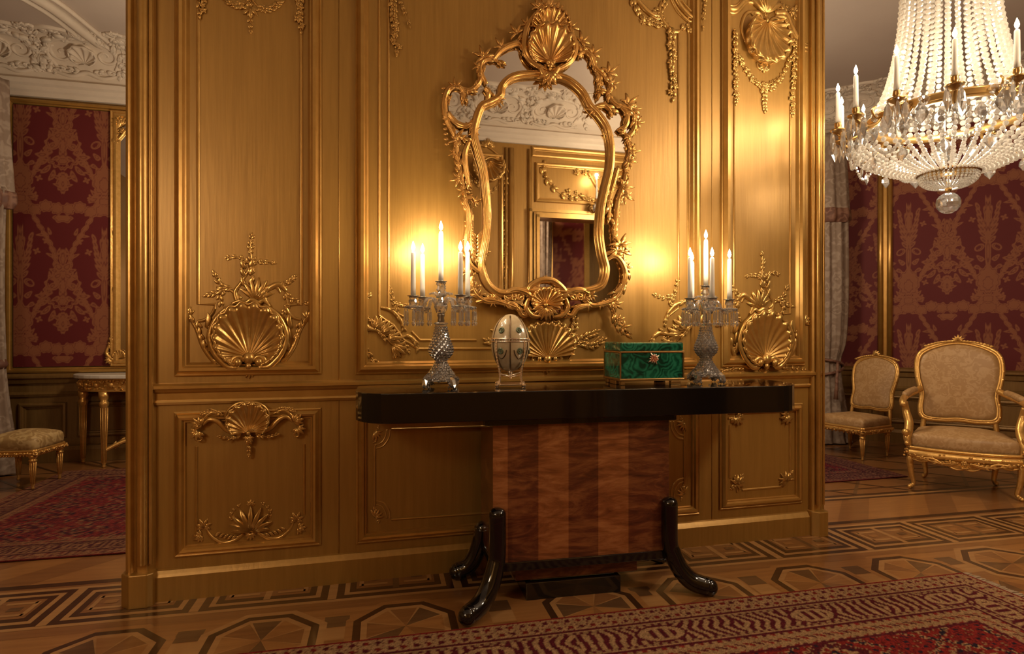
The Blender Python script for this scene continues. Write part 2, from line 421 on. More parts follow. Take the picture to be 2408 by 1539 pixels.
# ------------------------------------------------------------------ planes of the room
class Plane:
    def __init__(s, o, a): s.o = Vector(o); s.a = a; s.c = cos(a); s.s = sin(a)
    def loc(s, p): d = Vector(p) - s.o; return Vector((d.x * s.c + d.y * s.s, -d.x * s.s + d.y * s.c, p[2]))
    def wld(s, u, y, z=0.0): return Vector((s.o.x + u * s.c - y * s.s, s.o.y + u * s.s + y * s.c, z))
    def px(s, px_, py_, y=0.0):
        d = ray(px_, py_); c = s.loc((0, 0, H)); l = Vector((d.x * s.c + d.y * s.s, -d.x * s.s + d.y * s.c, d.z))
        q = c + l * ((y - c.y) / l.y); return (q.x, q.z)
    def kw(s): return dict(loc=s.o, rz=s.a)
PF = Plane(WO, WA)                                            # gilt partition wall
BY = 3.05
PB = Plane(PF.wld(0, BY), WA)                                 # back wall, parallel to it
PR = Plane((3.42, 6.0, 0), math.radians(-33))                # right-hand damask wall
RY = -3.26; MYM = -.024
PO = Plane(PF.wld(0, RY), WA)                                 # wall behind the camera
def refl(px, py, y_real=RY): return PF.px(px, py, 2 * MYM - y_real)
CEILZ, CORN = 3.42, 3.0
UL, UR = PF.px(296, 800)[0], PF.px(1938, 800)[0]
# corner of back and right walls, in each frame
_c = PB.loc(PR.o); _d = PR.a - PB.a
UBR = _c.x - _c.y / math.tan(_d)
_cr = PR.loc(PB.wld(UBR, 0)); URL = _cr.x
RR_END = 3.9
# ------------------------------------------------------------------ floor: inlaid parquet
PP = Plane(floor_pt(0, 1489), math.radians(12.24))
fl = MB()
lay = lambda k: k * .0004
def fpoly(p, k, m): fl.add([(x, y, lay(k)) for x, y in p], [tuple(range(len(p)))], m, False)
def frect(x0, x1, y0, y1, k, m): fpoly([(x0, y0), (x1, y0), (x1, y1), (x0, y1)], k, m)
LT, MD, DK, WM, GY = 1, 0, 2, 3, 4
frect(-7, 14, -7, 9, 0, WM)
S0, S1, BW = -1.5, 7.5, .372
frect(S0, S1, -.02, BW + .06, 1, MD)
for (a, b, m) in ((.0, .022, LT), (.022, .052, DK), (BW - .052, BW - .022, DK), (BW - .022, BW, LT), (BW + .022, BW + .062, DK)): frect(S0, S1, a, b, 2, m)
KP = .512; K0 = .115
for i in range(-3, 15):
    s = K0 + i * KP
    frect(s - .047, s + .047, .022, BW - .022, 3, DK); frect(s - .017, s + .017, .022, BW - .022, 4, LT)
    a, b = s + .047, s + KP - .047; t0, t1 = .052, BW - .052
    frect(a, b, t0, t1, 3, LT); frect(a + .020, b - .020, t0 + .022, t1 - .022, 4, DK)
    frect(a + .046, b - .046, t0 + .05, t1 - .05, 5, MD)
    mid = (a + b) / 2; frect(mid - .013, mid + .013, t0 + .022, t1 - .022, 6, LT if i % 2 else GY)
    for sg in (-1, 1):                                        # the two hooks of the fret
        x0, x1 = mid + sg * .035, mid + sg * (mid - a - .066)
        xa, xb = min(x0, x1), max(x0, x1)
        frect(xa, xb, t0 + .072, t0 + .09, 7, LT); frect(xa, xb, t1 - .09, t1 - .072, 7, LT)
        xe = xb if sg > 0 else xa
        frect(xe - .009, xe + .009, t0 + .072, t1 - .072, 7, LT)
        frect(xa + .03, xb - .03, t0 + .118, t1 - .118, 8, GY if sg > 0 else WM)
# boards beyond the fret: slanted planks, then a lattice of bands
for i in range(-8, 44):
    x = -1.6 + i * .21; sh = .35
    fpoly([(x, BW + .062), (x + .205, BW + .062), (x + .205 + sh, .80), (x + sh, .80)], 1, (WM, MD, WM, WM, MD)[i % 5])
for (a, b, m) in ((.80, .83, DK), (.83, .86, LT), (.86, .90, DK)): frect(S0, S1, a, b, 2, m)
frect(S0 - 2, S1 + 3, .90, 6, 1, MD)
for i in range(0, 12):
    frect(S0, S1, 1.0 + i * .42, 1.02 + i * .42, 2, DK)
for i in range(-2, 20):
    x = -1.6 + i * .46
    for (sx) in (1, -1):
        fpoly([(x, .90), (x + .03, .90), (x + .03 + sx * 4.0, 4.9), (x + sx * 4.0, 4.9)], 3 if sx > 0 else 4, GY if sx > 0 else DK)
# octagon field in front of the fret
def octa(cx, cy, r, k, m, rot=PI / 8):
    fpoly([(cx + r / cos(PI / 8) * cos(rot + i * PI / 4), cy + r / cos(PI / 8) * sin(rot + i * PI / 4)) for i in range(8)], k, m)
frect(-4, S1 + 2, -4.5, -.02, 1, WM)
frect(-4, S1 + 2, -.066, -.02, 2, MD)
rows = [(-.262, [(x + 1.834) / cos(PP.a) for x in (-1.43, -.93, -.4446, .263, .741, 1.268, 1.77, 2.27, 2.77)])]
for r_ in range(1, 5): rows.append((-.262 - .5 * r_, [-.9 + .5 * i for i in range(14)]))
for cy, xs in rows:
    for j, cx in enumerate(xs):
        octa(cx, cy, .215, 3, LT if j % 3 == 1 else WM); octa(cx, cy, .188, 4, DK); octa(cx, cy, .160, 5, LT)
        for i in range(8):
            a0, a1 = PI / 8 + i * PI / 4, PI / 8 + (i + 1) * PI / 4; r = .138 / cos(PI / 8)
            fpoly([(cx, cy), (cx + r * cos(a0), cy + r * sin(a0)), (cx + r * cos(a1), cy + r * sin(a1))], 6, (MD, WM, GY, MD, WM, MD, GY, WM)[(i + j) % 8])
            am = (a0 + a1) / 2
            fpoly([(cx, cy), (cx + r * cos(a0) + .003, cy + r * sin(a0)), (cx + r * cos(a0 + .05), cy + r * sin(a0 + .05))], 7, LT)
    for j in range(len(xs) - 1):
        mx = (xs[j] + xs[j + 1]) / 2
        for dy in (-.09, .0, .09): frect(mx - .045, mx + .045, cy + dy - .042, cy + dy + .042, 2, (MD, LT, GY)[int((dy + .1) / .09) % 3])
        for dy in ((-.25,) if cy > -.4 else (-.25, .25))[:1]:
            for q in range(4):
                a0 = q * PI / 2; r = .11
                fpoly([(mx, cy + dy), (mx + r * cos(a0), cy + dy + r * sin(a0)), (mx + r * cos(a0 + PI / 2), cy + dy + r * sin(a0 + PI / 2))], 9, (MD, GY, WM, MD)[q])
FLOOR = structure(fl.build('floor', [W_MID, W_LIGHT, W_DARK, W_WARM, W_GREY], fix=False, **PP.kw()), 'inlaid parquet floor of octagons and a Greek key border')
# ------------------------------------------------------------------ ceiling and shell
m = MB(); m.box(-9, 14, -9, 11, CEILZ, CEILZ + .1); CEILO = structure(m.build('ceiling', CEIL), 'plain pale plaster ceiling')
def wallbox(name, P, u0, u1, y0, y1, mat_, z0=0.0, z1=CEILZ, label=None):
    b = MB(); b.box(u0, u1, y0, y1, z0, z1); return structure(b.build(name, mat_, **P.kw()), label)
W_BACK = wallbox('wall_back', PB, -2.6, UBR + .2, 0, .15, DADO, label='dark gilt panelled back wall of the room on the left')
W_RIGHT = wallbox('wall_right', PR, URL, RR_END, 0, .15, DADO, label='red damask wall of the room on the right')
W_LEFT = wallbox('wall_left', PF, -2.75, -2.6, RY - 2.4, BY + .15, DADO, label='side wall closing the rooms at the left')
pe = PF.loc(PR.wld(RR_END, 0))
W_SIDE = wallbox('wall_east', PF, pe.x, pe.x + .15, RY - 2.4, pe.y + .1, DADO, label='side wall closing the rooms at the right')
W_REARB = wallbox('wall_north', PO, -2.6, pe.x, -2.4, -2.25, DADO, label='end wall of the room behind, seen in the mirror')
# ---- red damask motif
def damask(x, z, W=.60, HH=1.16):
    """weight 1 inside the woven ornament, 0 on the ground; every leaf keeps a fine outline"""
    x = np.asarray(x); z = np.asarray(z)
    xs = np.abs(((x / W + .5) % 1) - .5) * W
    zz = z % HH
    fig = np.zeros(xs.shape); h = W / 2
    def put(d, lw=.0034, inset=.011):
        f = np.clip(.5 - d / .006, 0, 1); ln = np.clip(1.3 - np.abs(d + inset) / lw, 0, 1) * (d < 0)
        np.copyto(fig, np.maximum(fig * (1 - f), 0) + f * (1 - .62 * ln))
    def ell(cx, cz, rx, rz, a=0.0, n=0, amp=.12):
        dx, dz = xs - cx, zz - cz; c, s_ = math.cos(a), math.sin(a)
        p, q = dx * c + dz * s_, -dx * s_ + dz * c
        r = np.sqrt((p / rx) ** 2 + (q / rz) ** 2)
        if n: r = r / (1 + amp * np.cos(n * np.arctan2(q / rz, p / rx)))
        return (r - 1) * min(rx, rz)
    def cut(d, v=.04): fig[d < 0] = v
    # stems: a serrated ogee
    xc = h * .5 + .10 * np.sin(2 * PI * (zz + .12) / HH)
    put(np.abs(xs - xc) - (.013 + .011 * np.abs(np.sin(zz * 52))), .002, .009)
    for k in range(7):
        t = k / 7 * HH; cx = h * .5 + .10 * math.sin(2 * PI * (t + .12) / HH); sl = math.cos(2 * PI * (t + .12) / HH)
        put(ell(cx + .030, t, .032, .013, .9 - sl, 3)); put(ell(cx - .030, t + .03, .032, .013, 2.2 - sl, 3))
    # scalloped border of big leaves
    for k in range(4): put(ell(.04 + .08 * k, .055 + .02 * math.sin(k * 2.1), .050, .050, .6 * k, 7, .1))
    put(ell(.02, -.0 + HH - .02, .05, .04, 0, 5))
    # vase with a plume, at the half-repeat
    for k in range(6): put(ell(h - .035 - .008 * k, .72 + .052 * k, .052 - .003 * k, .015, 2.25 - .06 * k, 0))
    put(ell(h, .88, .032, .19, 0, 9, .16)); put(ell(h, .30, .085, .13, 0, 11, .08)); put(ell(h, .27, .045, .075, 0, 7, .1)); put(ell(h, .56, .022, .17, 0, 0))
    put(ell(h - .062, .60, .042, .030, .7)); cut(ell(h - .066, .60, .022, .013, .7)); put(ell(h - .055, .50, .036, .020, 2.3, 3)); put(ell(h - .075, .42, .030, .017, -.6, 3)); put(ell(h - .08, .14, .045, .022, .4, 5))
    put(ell(h - .03, .665, .04, .016, 2.2)); put(ell(h, .13, .05, .04, 0, 5))
    # heart medallion: two scrolls, drooping petals, finial
    put(ell(.0, .545, .135, .165, 0, 17, .06), .004, .014); cut(ell(.0, .545, .112, .138, 0, 17, .05), .12)
    put(ell(.068, .60, .052, .062, .3)); cut(ell(.082, .60, .030, .020, .9), .15); put(ell(.074, .575, .020, .034, .6, 3)); put(ell(.035, .66, .042, .022, 2.5, 3)); put(ell(.10, .53, .034, .018, .8, 3))
    put(ell(0, .57, .030, .11, 0, 11, .12)); put(ell(0, .45, .045, .035, 0, 7)); put(ell(.05, .47, .035, .016, -.5, 3)); put(ell(0, .80, .026, .075, 0, 5)); put(ell(.03, .735, .040, .026, .9, 3)); put(ell(.06, .70, .036, .018, .4, 3))
    for a_, r_ in ((-.05, .15), (-.42, .165), (-.80, .175), (-1.15, .19), (-1.45, .20)):
        put(ell(.0 + r_ * math.cos(a_) * .98, .50 + r_ * math.sin(a_), .020, .050, a_ - PI / 2, 3, .1))
    put(ell(0, .27, .045, .085, 0, 9, .10)); put(ell(.045, .315, .034, .016, .5, 3)); put(ell(.04, .25, .030, .014, .3, 3)); put(ell(0, .26, .018, .045))
    # sprigs on the ground
    for cx, cz in ((.17, .30), (.185, .86), (.12, .95), (.20, .16), (.155, .44)):
        for q in range(4): put(ell(cx + .016 * math.cos(q * PI / 2 + .4), cz + .016 * math.sin(q * PI / 2 + .4), .013, .009, q * PI / 2 + .4), .001, .02)
    return np.clip(fig, 0, 1)
def damask_panel(name, P, u0, u1, z0, z1, parent, step=.011, off=(0, 0), y=-.012):
    nu, nv = int((u1 - u0) / step) + 2, int((z1 - z0) / step) + 2
    us, zs = np.linspace(u0, u1, nu), np.linspace(z0, z1, nv)
    UU, ZZ = np.meshgrid(us, zs)
    b = MB()
    b.v = list(zip(UU.ravel().tolist(), [y] * UU.size, ZZ.ravel().tolist()))
    b.f = [(j * nu + i, j * nu + i + 1, (j + 1) * nu + i + 1, (j + 1) * nu + i) for j in range(nv - 1) for i in range(nu - 1)]
    b.m = [0] * len(b.f); b.s = [False] * len(b.f)
    o = b.build(name, DAMASK, parent, fix=False, **({} if parent else P.kw()))
    a = o.data.attributes.new('motif', 'FLOAT', 'POINT'); a.data.foreach_set('value', damask(UU + off[0], ZZ + off[1]).ravel().astype(np.float32))
    return o
BEADPROF = [(0, 0), (0, .012), (.006, .022), (.018, .026), (.03, .022), (.036, .012), (.046, .010), (.05, 0)]
def half_round(mb, u, w, z0, z1, h, m=0, y=0.0, n=7):
    p = [(u - w / 2 * cos(PI * k / (n - 1)), y - h * sin(PI * k / (n - 1))) for k in range(n)]
    mb.add([(a, b, z0) for a, b in p] + [(a, b, z1) for a, b in p], [(k, k + 1, n + k + 1, n + k) for k in range(n - 1)] + [tuple(range(n)), tuple(range(n, 2 * n))], m, True)
# left back wall
uL0, zt = PB.px(33, 246); uL1 = PB.px(262, 246)[0]; zb = PB.px(150, 862)[1]
ztop = CORN - .07
damask_panel('damask_panel', PB, uL0, uL1 + .3, zb, ztop, W_BACK, .006, off=(-(uL0 + uL1) / 2, .28))
b = MB(); b.frame(uL0 - .055, uL1 + 1.06, zb - .055, ztop + .055, BEADPROF); b.build('panel_frame', GOLDTRIM, W_BACK)
b = MB(); zr = PB.px(100, 893)[1]
b.rail(-2.6, UBR, [(0, zr - .03), (-.02, zr - .03), (-.03, zr), (-.045, zr + .015), (-.045, zr + .03), (-.02, zr + .05), (0, zr + .05)])
b.rail(-2.6, UBR, [(0, zr - .14), (-.012, zr - .14), (-.02, zr - .12), (0, zr - .10)])
b.build('chair_rail', DADO, W_BACK)
for (xa, xb) in ((45, 158), (182, 330)):
    b = MB(); ua, ub = PB.px(xa, 950)[0], PB.px(xb, 950)[0]; b.frame(ua, ub, .20, zr - .19, BEADPROF); b.build('dado_panel_moulding', DADO, W_BACK)
b = MB(); b.rail(-2.6, UBR, [(0, 0), (-.03, 0), (-.03, .10), (-.018, .13), (0, .14)]); structure(b.build('baseboard_back', DADO, **PB.kw()), 'dark skirting of the left room back wall')
# right wall
b0, b1, b2 = PR.px(1985, 600)[0], PR.px(2065, 600)[0], PR.px(2098, 600)[0]
zrr = PR.px(1990, 868)[1]
damask_panel('damask_panel', PR, b0 - .5, b1, zrr + .02, CORN, W_RIGHT, .009, off=(.02, .12))
_mu = PR.px(2227, 600)
damask_panel('damask_panel', PR, b2, PR.px(2440, 600)[0], zrr + .02, CORN, W_RIGHT, .0055, off=(-_mu[0], .55 - _mu[1] + 1.16))
damask_panel('damask_panel', PR, PR.px(2440, 600)[0], RR_END - .05, zrr + .02, CORN, W_RIGHT, .011, off=(-_mu[0], .55 - _mu[1] + 1.16))
b = MB(); b.box(b1, b2, -.02, 0, zrr + .02, CORN)
half_round(b, b1 + .02, .05, zrr + .02, CORN, .03, y=-.02); half_round(b, b2 - .02, .05, zrr + .02, CORN, .03, y=-.02)
b.build('gilt_strip', GOLDTRIM, W_RIGHT)
b = MB()
b.rail(URL, RR_END, [(0, zrr - .06), (-.02, zrr - .06), (-.025, zrr - .02), (-.05, zrr - .005), (-.05, zrr + .015), (-.02, zrr + .03), (0, zrr + .03)])
b.rail(URL, RR_END, [(0, zrr - .19), (-.014, zrr - .19), (-.02, zrr - .17), (0, zrr - .15)])
b.build('chair_rail', DADO, W_RIGHT)
for (ua, ub) in ((b0 - .4, b1 - .05), (b1 + .05, b1 + 1.2), (b1 + 1.3, b1 + 2.4)):
    b = MB(); b.frame(ua, ub, .19, zrr - .24, BEADPROF); b.build('dado_panel_moulding', DADO, W_RIGHT)
b = MB(); b.rail(URL, RR_END, [(0, 0), (-.03, 0), (-.03, .10), (-.018, .13), (0, .14)]); structure(b.build('baseboard_right', DADO, **PR.kw()), 'dark skirting under the red damask wall')
# ---- coves with plaster relief
def cove(name, P, u0, u1, inset=.42, label=None, seed=1, dens=1.0, uo=(None, None)):
    prof = [(0, CORN), (-.03, CORN), (-.035, CORN + .03), (-.055, CORN + .045), (-.06, CORN + .075), (-.085, CORN + .09), (-.09, CORN + .125), (-.06, CORN + .14)]
    n = 10; zc = CORN + .15; cur = []
    for k in range(n + 1):
        a = PI / 2 * k / n; cur.append((-.055 - (inset - .055) * (1 - cos(a)), zc + (CEILZ - zc) * sin(a)))
    pts = prof + cur
    vs = [(u0, y, z) for y, z in pts] + [(u1, y, z) for y, z in pts]; L = len(pts)
    b = MB(); b.add(vs, [(k, k + 1, L + k + 1, L + k) for k in range(L - 1)], 0, False)
    o = structure(b.build(name, PLASTER, **P.kw()), label)
    S = math.hypot(inset, CEILZ - zc) * 1.1
    def mp(u, h, s):
        t = min(max(s / S, -.1), 1.35)
        if t <= 1:
            a = PI / 2 * max(t, 0); y = -.055 - (inset - .055) * (1 - cos(a)); z = zc + (CEILZ - zc) * sin(a) + (t * S if t < 0 else 0)
            ny, nz = -cos(a), -sin(a)
        else: y = -inset - (t - 1) * S; z = CEILZ; ny, nz = 0, -1
        return (u, y + ny * (-h), z + nz * (-h))
    R = random.Random(seed)
    k = 0; u = u0
    ua, ub = uo[0] if uo[0] is not None else u0, uo[1] if uo[1] is not None else u1
    u = ua
    while u < ub - .2:
        w = R.uniform(.55, .7); q = MB(); fl_ = 1 if k % 2 else -1
        r = Orn(q, u + w / 2, S * .06, .5, fl_, 0, 1.3)
        # oval cartouche of C-scrolls with shells, leaves and flower knots
        r.scroll([(-.42, .18), (-.5, .4), (-.36, .66), (0, .76), (.36, .66), (.5, .4), (.42, .18)], .03, .02, rm=.045)
        r.scroll([(-.5, .1), (-.22, .02), (0, .1), (.22, .02), (.5, .1)], .025, .025, rm=.045)
        r.scroll(volute(-.3, .42, .17, 2.2, 1.2), .035, .012); r.scroll(volute(.32, .42, .17, .9, 1.2, d=-1), .035, .012)
        r.shell(0, .26, 0, .42, .19, .20, -.3, PI + .3, 9, .035, .022, base=.02, rim=.014, nt=6)
        for sd in (1, -1):
            r.hug([(-.42 * sd, .18), (-.5 * sd, .4), (-.36 * sd, .66), (0, .76)], .13, .035, .10, sd, .35, .3, R); r.spray([(sd * .1, .1), (sd * .3, .14), (sd * .46, .08)], .1, .03, 5, .012, .35, True, .8, R)
            r.scroll([(sd * .05, .95), (sd * .3, 1.02), (sd * .55, .92), (sd * .62, .78)], .03, .02, rm=.04); r.spray([(sd * .05, .9), (sd * .3, .92), (sd * .6, 1.02)], .12, .04, 6, .012, .35, True, .8, R)
        for a in (.35, .85, 1.4, 1.9, 2.4, 2.9): r.leaf(.5 * cos(a) * .95, .42 + .36 * sin(a), a + .5, .17, .05, .35, .6)
        r.spray([(-.62, .05), (-.66, .4), (-.55, .85)], .16, .05, 5, .015, .35, True, .7, R)
        r.spray([(.62, .9), (.6, .5), (.7, .1)], .15, .05, 5, .015, .35, True, .7, R)
        for _ in range(int(6 * dens)): r.flower(R.uniform(-.6, .6), R.uniform(.66, 1.05), R.uniform(.05, .085), 5, R.random())
        r.tuft(0, .82, PI / 2, 5, 2.2, .2, .05)
        q.warp(lambda x, y, z: mp(x, y, z)); q.build('plaster_relief', PLASTER, o)
        u += w; k += 1
    return o, mp, S
TR1, mp1, S1_ = cove('trim_1', PB, -2.6, UBR, .36, 'white plaster cove with rocaille relief above the left room', 3, 1.3, (-2.25, .4))
TR2, mp2, S2_ = cove('trim_2', PR, URL, RR_END, .42, 'white plaster cove with rocaille relief above the damask wall', 5, 1, (-.35, 2.2))
TR3, mp3, S3_ = cove('trim_3', PO, -2.6, pe.x, .45, 'white plaster cove over the wall behind, seen in the mirror', 9, 1, (.6, 3.0))
TR3.scale = (1, -1, 1)
# curved rib on the left room's ceiling
rb = [(40, -30), (125, 20), (200, 78), (245, 112), (300, 150), (360, 178)]
pts = [atY(x, y, F * (CEILZ - .012 - H) / (HY - y)) for x, y in rb]
b = MB(); sp = smooth_pts(pts, 6)
b.tube(sp, .045, 8, 0, N=(0, 0, -1), flat=.8); b.tube([p + Vector((.10, -.06, 0)) for p in sp], .02, 6, 0, N=(0, 0, -1))
b.tube([p + Vector((-.09, .05, 0)) for p in sp], .02, 6, 0, N=(0, 0, -1))
q = Orn(MB()); 
structure(b.build('trim_4', PLASTER), 'curved plaster rib on the ceiling at upper left')
# ------------------------------------------------------------------ wall behind the camera (shows in the mirror)
do0 = refl(1262, 520)[0]; dz = refl(1330, 517)[1]; do1 = do0 + 1.25
wo = MB()
wo.box(-2.6, do0, -.15, 0, 0, CEILZ); wo.box(do1, pe.x, -.15, 0, 0, CEILZ); wo.box(do0, do1, -.15, 0, dz, CEILZ)
W_REAR = structure(wo.build('wall_rear', GOLDWALL, **PO.kw()), 'gilt wall with a doorway, seen in the mirror')
ROOT_O = W_REAR
def vrail(mb, px0, px1, h, m=0):
    u0_, u1_ = refl(px0, 600)[0], refl(px1, 600)[0]; half_round(mb, (u0_ + u1_) / 2, abs(u1_ - u0_), .1, CORN - .05, -h, m)
b = MB()
for a_, c_ in ((1186, 1192), (1195, 1209), (1240, 1250)): vrail(b, a_, c_, .03)
b.build('vertical_moulding', GOLDTRIM, W_REAR)
b = MB(); z_ = refl(1300, 497)[1]
for k, (w_, h_) in enumerate(((.09, .05), (.05, .07), (.025, .09))):
    b.box(do0 - w_, do0 - w_ + .03, 0, h_, 0, dz + w_); b.box(do1 + w_ - .03, do1 + w_, 0, h_, 0, dz + w_); b.box(do0 - w_, do1 + w_, 0, h_, dz + w_ - .03, dz + w_)
b.build('door_architrave', GOLDTRIM, W_REAR)
za, zb_ = refl(1300, 478)[1], refl(1300, 385)[1]
b = MB(); pr_ = [(d, -h) for d, h in BEADPROF]; b.frame(do0 - .02, do1 + .02, za, zb_, pr_); b.frame(do0 - .06, do1 + .06, zb_ + .05, zb_ + .16, pr_)
b.frame(refl(1135, 500)[0] - .7, refl(1183, 500)[0], .95, CORN - .12, pr_); b.build('panel_moulding', GOLDTRIM, W_REAR)
q = MB(); r = Orn(q, (do0 + do0 + 1.0) / 2, (za + zb_) / 2, .42, 1, 0, -1.4); R = random.Random(4)
r.spray([(-1.1, .4), (-.8, -.1), (-.3, -.35), (0, -.28)], .2, .06, 7, rnd=R); r.spray([(1.1, .4), (.8, -.1), (.3, -.35), (0, -.28)], .2, .06, 7, rnd=R)
r.scroll([(-1.0, .55), (-.92, .1), (-.75, -.1)], .05, .02); r.scroll([(.15, .35), (.45, -.1), (.75, -.3)], .05, .03)
for _ in range(14): r.flower(R.uniform(-.5, .9), R.uniform(-.35, .4), R.uniform(.06, .11))
q.build('overdoor_relief', GOLDCARVE, W_REAR)
q = MB(); cu, cz = refl(1160, 395); r = Orn(q, cu - .06, cz, .3, 1, 0, -1.4)
r.shell(0, .2, 0, 0, .5, .5, PI, 2 * PI, 9, .2, .05); r.scroll([(-.7, .5), (-.2, .75), (.3, .5), (.6, .1), (.75, -.15)], .06, .03); r.scroll(volute(.1, 0, .4, 0, 1.3), .05)
for x in (.62, -.6): r.spray([(x, -.2), (x, -.9), (x * .95, -1.6)], .16, .05, 8, rnd=R)
r.spray([(-.5, -.4), (0, -.85), (.55, -.4)], .16, .05, 8, rnd=R); r.tuft(0, .7, 1.57, 7, 2.4, .35, .08)
for z_ in (-2.4, -3.2, -4.0, -4.8): r.spray([(.62, z_ + .7), (.6, z_)], .16, .05, 5, rnd=R)
q.build('shell_relief', GOLDCARVE, W_REAR)
# the room beyond that doorway
PX = Plane(PF.wld(0, RY - 1.5), WA)
um = refl(1298, 600, RY - 1.5)[0]; ue = refl(1372, 600, RY - 1.5)[0]
b = MB(); b.box(um - .1, ue + 1.2, -.1, 0, 0, CEILZ); W_X = structure(b.build('wall_beyond', DADO, **PX.kw()), 'damask wall beyond the doorway in the mirror')
damask_panel('damask_panel', PX, um, ue, .8, 2.6, W_X, .03, y=.012)
b = MB(); b.box(ue, ue + .07, 0, .04, .8, 2.7); b.box(um - .03, um, 0, .04, .8, 2.7); b.box(um, ue, 0, .04, 2.6, 2.66); b.build('panel_frame', GOLDTRIM, W_X)
# ------------------------------------------------------------------ rugs: knot by knot
def rug(name, label, corner, ang, w, d, step, seed, red, dark, beige, scale=1.0, group=None, fringe=(), xr=None, yr=None):
    """corner = far right; x runs to the left along the far edge, y towards the camera"""
    ex = Vector((-cos(ang), -sin(ang), 0)); ey = Vector((sin(ang), -cos(ang), 0))
    xs = np.linspace(0, w, int(w / step) + 1)
    ys = np.linspace(0, d, int(d / step) + 1)
    X, Y = np.meshgrid(xs, ys); rng = np.random.default_rng(seed)
    k = scale; e = np.minimum(np.minimum(X, w - X), np.minimum(Y, d - Y)) / k
    side = (np.minimum(Y, d - Y) <= np.minimum(X, w - X)); tau = np.where(side, X, Y) / k
    C = np.zeros(X.shape + (3,))
    RED, DARK, BEI, NAV = [np.array(c) for c in (red, dark, beige, (.02, .012, .02))]
    def put(mask, c): C[mask] = c
    put(e >= 0, RED)
    g1 = (e > .012) & (e <= .10); put(g1, BEI)
    fl_ = np.sin(tau * 2 * PI / .085) * np.sin((e - .012) / .088 * PI * 2); put(g1 & (fl_ > .72), RED * .8); put(g1 & (fl_ < -.72), DARK)
    put(g1 & (np.abs(np.sin(tau * 75 + 2 * np.sin(e * 160))) < .16), DARK * 1.4)
    put((e > .10) & (e <= .112), DARK); put((e > .112) & (e <= .122), BEI)
    g2 = (e > .122) & (e <= .262); put(g2, DARK)
    v = np.clip((e - .122) / .14, 0, 1)
    ph = tau / .040 + 1.3 * np.abs(v - .5) * np.sign(np.sin(tau * 2 * PI / .62)) + .18 * np.sin(v * 9 + tau * 14)
    put(g2 & ((ph % 1) < .50) & (np.abs(v - .5) < .42), BEI)
    me_ = (((tau / .62) % 1 - .5) * .62 / .1) ** 2 + ((v - .5) / .40) ** 2
    put(g2 & (me_ < 1), DARK); put(g2 & (me_ < .75), BEI); put(g2 & (me_ < .35) & (np.sin(tau * 160) > .1), DARK)
    put(g2 & (np.abs(v - .5) > .42) & ((tau / .03 % 1) < .6), BEI * .8)
    put((e > .262) & (e <= .272), BEI); put((e > .272) & (e <= .284), DARK)
    g3 = (e > .284) & (e <= .37); put(g3, BEI * .92)
    f2 = np.sin(tau * 2 * PI / .07 + 3 * np.sin(e * 60)) * np.cos((e - .284) / .086 * PI * 2); put(g3 & (f2 > .6), RED); put(g3 & (f2 < -.66), DARK)
    put((e > .37) & (e <= .38), DARK)
    fi = e > .38; put(fi, RED)
    xx, yy = X / k, Y / k
    # field: lozenges with hooked edges, rosettes and small filler flowers
    P_, Q_ = .42, .30
    ix = np.floor(xx / P_); ax = np.abs(((xx / P_) % 1) - .5) * 2; ay = np.abs((((yy + .5 * Q_ * (ix % 2)) / Q_) % 1) - .5) * 2
    dd = ax + ay + .07 * np.sin(xx * 2 * PI / .042) * np.sin(yy * 2 * PI / .042)
    put(fi & (dd > .93) & (dd < 1.07), BEI); put(fi & (dd > .97) & (dd < 1.03), NAV)
    put(fi & (dd > .62) & (dd < .68), BEI * .9); put(fi & (dd < .62) & (dd > .36), DARK); put(fi & (dd < .36) & (dd > .28), BEI); put(fi & (dd < .16), NAV); put(fi & (dd < .08), BEI)
    ex_ = np.sin(xx * 2 * PI / .075 + 1.6 * np.sin(yy * 31)) * np.sin(yy * 2 * PI / .066 + 1.2 * np.sin(xx * 27))
    put(fi & (ex_ > .70) & (dd > .68), BEI * .75); put(fi & (ex_ > .86), RED * .5); put(fi & (ex_ < -.74) & (dd > .4), NAV); put(fi & (np.abs(ex_) < .05) & (dd > 1.07), DARK)
    put(fi & (np.abs(ex_ - .35) < .05) & (dd < .62), BEI * .7)
    C *= (.72 + .56 * rng.random(X.shape))[..., None]
    b = MB(); th = .009
    PX_ = corner.x + X * ex.x + Y * ey.x; PY_ = corner.y + X * ex.y + Y * ey.y
    nx, ny = len(xs), len(ys)
    b.v = list(zip(PX_.ravel().tolist(), PY_.ravel().tolist(), [th] * X.size))
    idx = np.arange(nx * ny).reshape(ny, nx)
    q = np.stack([idx[:-1, :-1], idx[1:, :-1], idx[1:, 1:], idx[:-1, 1:]], -1).reshape(-1, 4)
    b.f = [tuple(r) for r in q.tolist()]
    rim = [*idx[0, :], *idx[1:, -1], *idx[-1, -2::-1], *idx[-2:0, 0]]; o = len(b.v)
    for i in rim: b.v.append((b.v[i][0], b.v[i][1], .0035))
    L = len(rim); b.f += [(rim[i], rim[(i + 1) % L], o + (i + 1) % L, o + i) for i in range(L)]
    b.m = [0] * len(b.f); b.s = [False] * len(b.f)
    ob = b.build(name, RUG, fix=False); tag(ob, label, 'rug', group)
    ca = ob.data.color_attributes.new('knots', 'FLOAT_COLOR', 'POINT')
    full = np.ones((len(b.v), 4), np.float32); full[:X.size, :3] = C.reshape(-1, 3); full[X.size:, :3] = np.array(red) * .7
    ca.data.foreach_set('color', full.ravel())
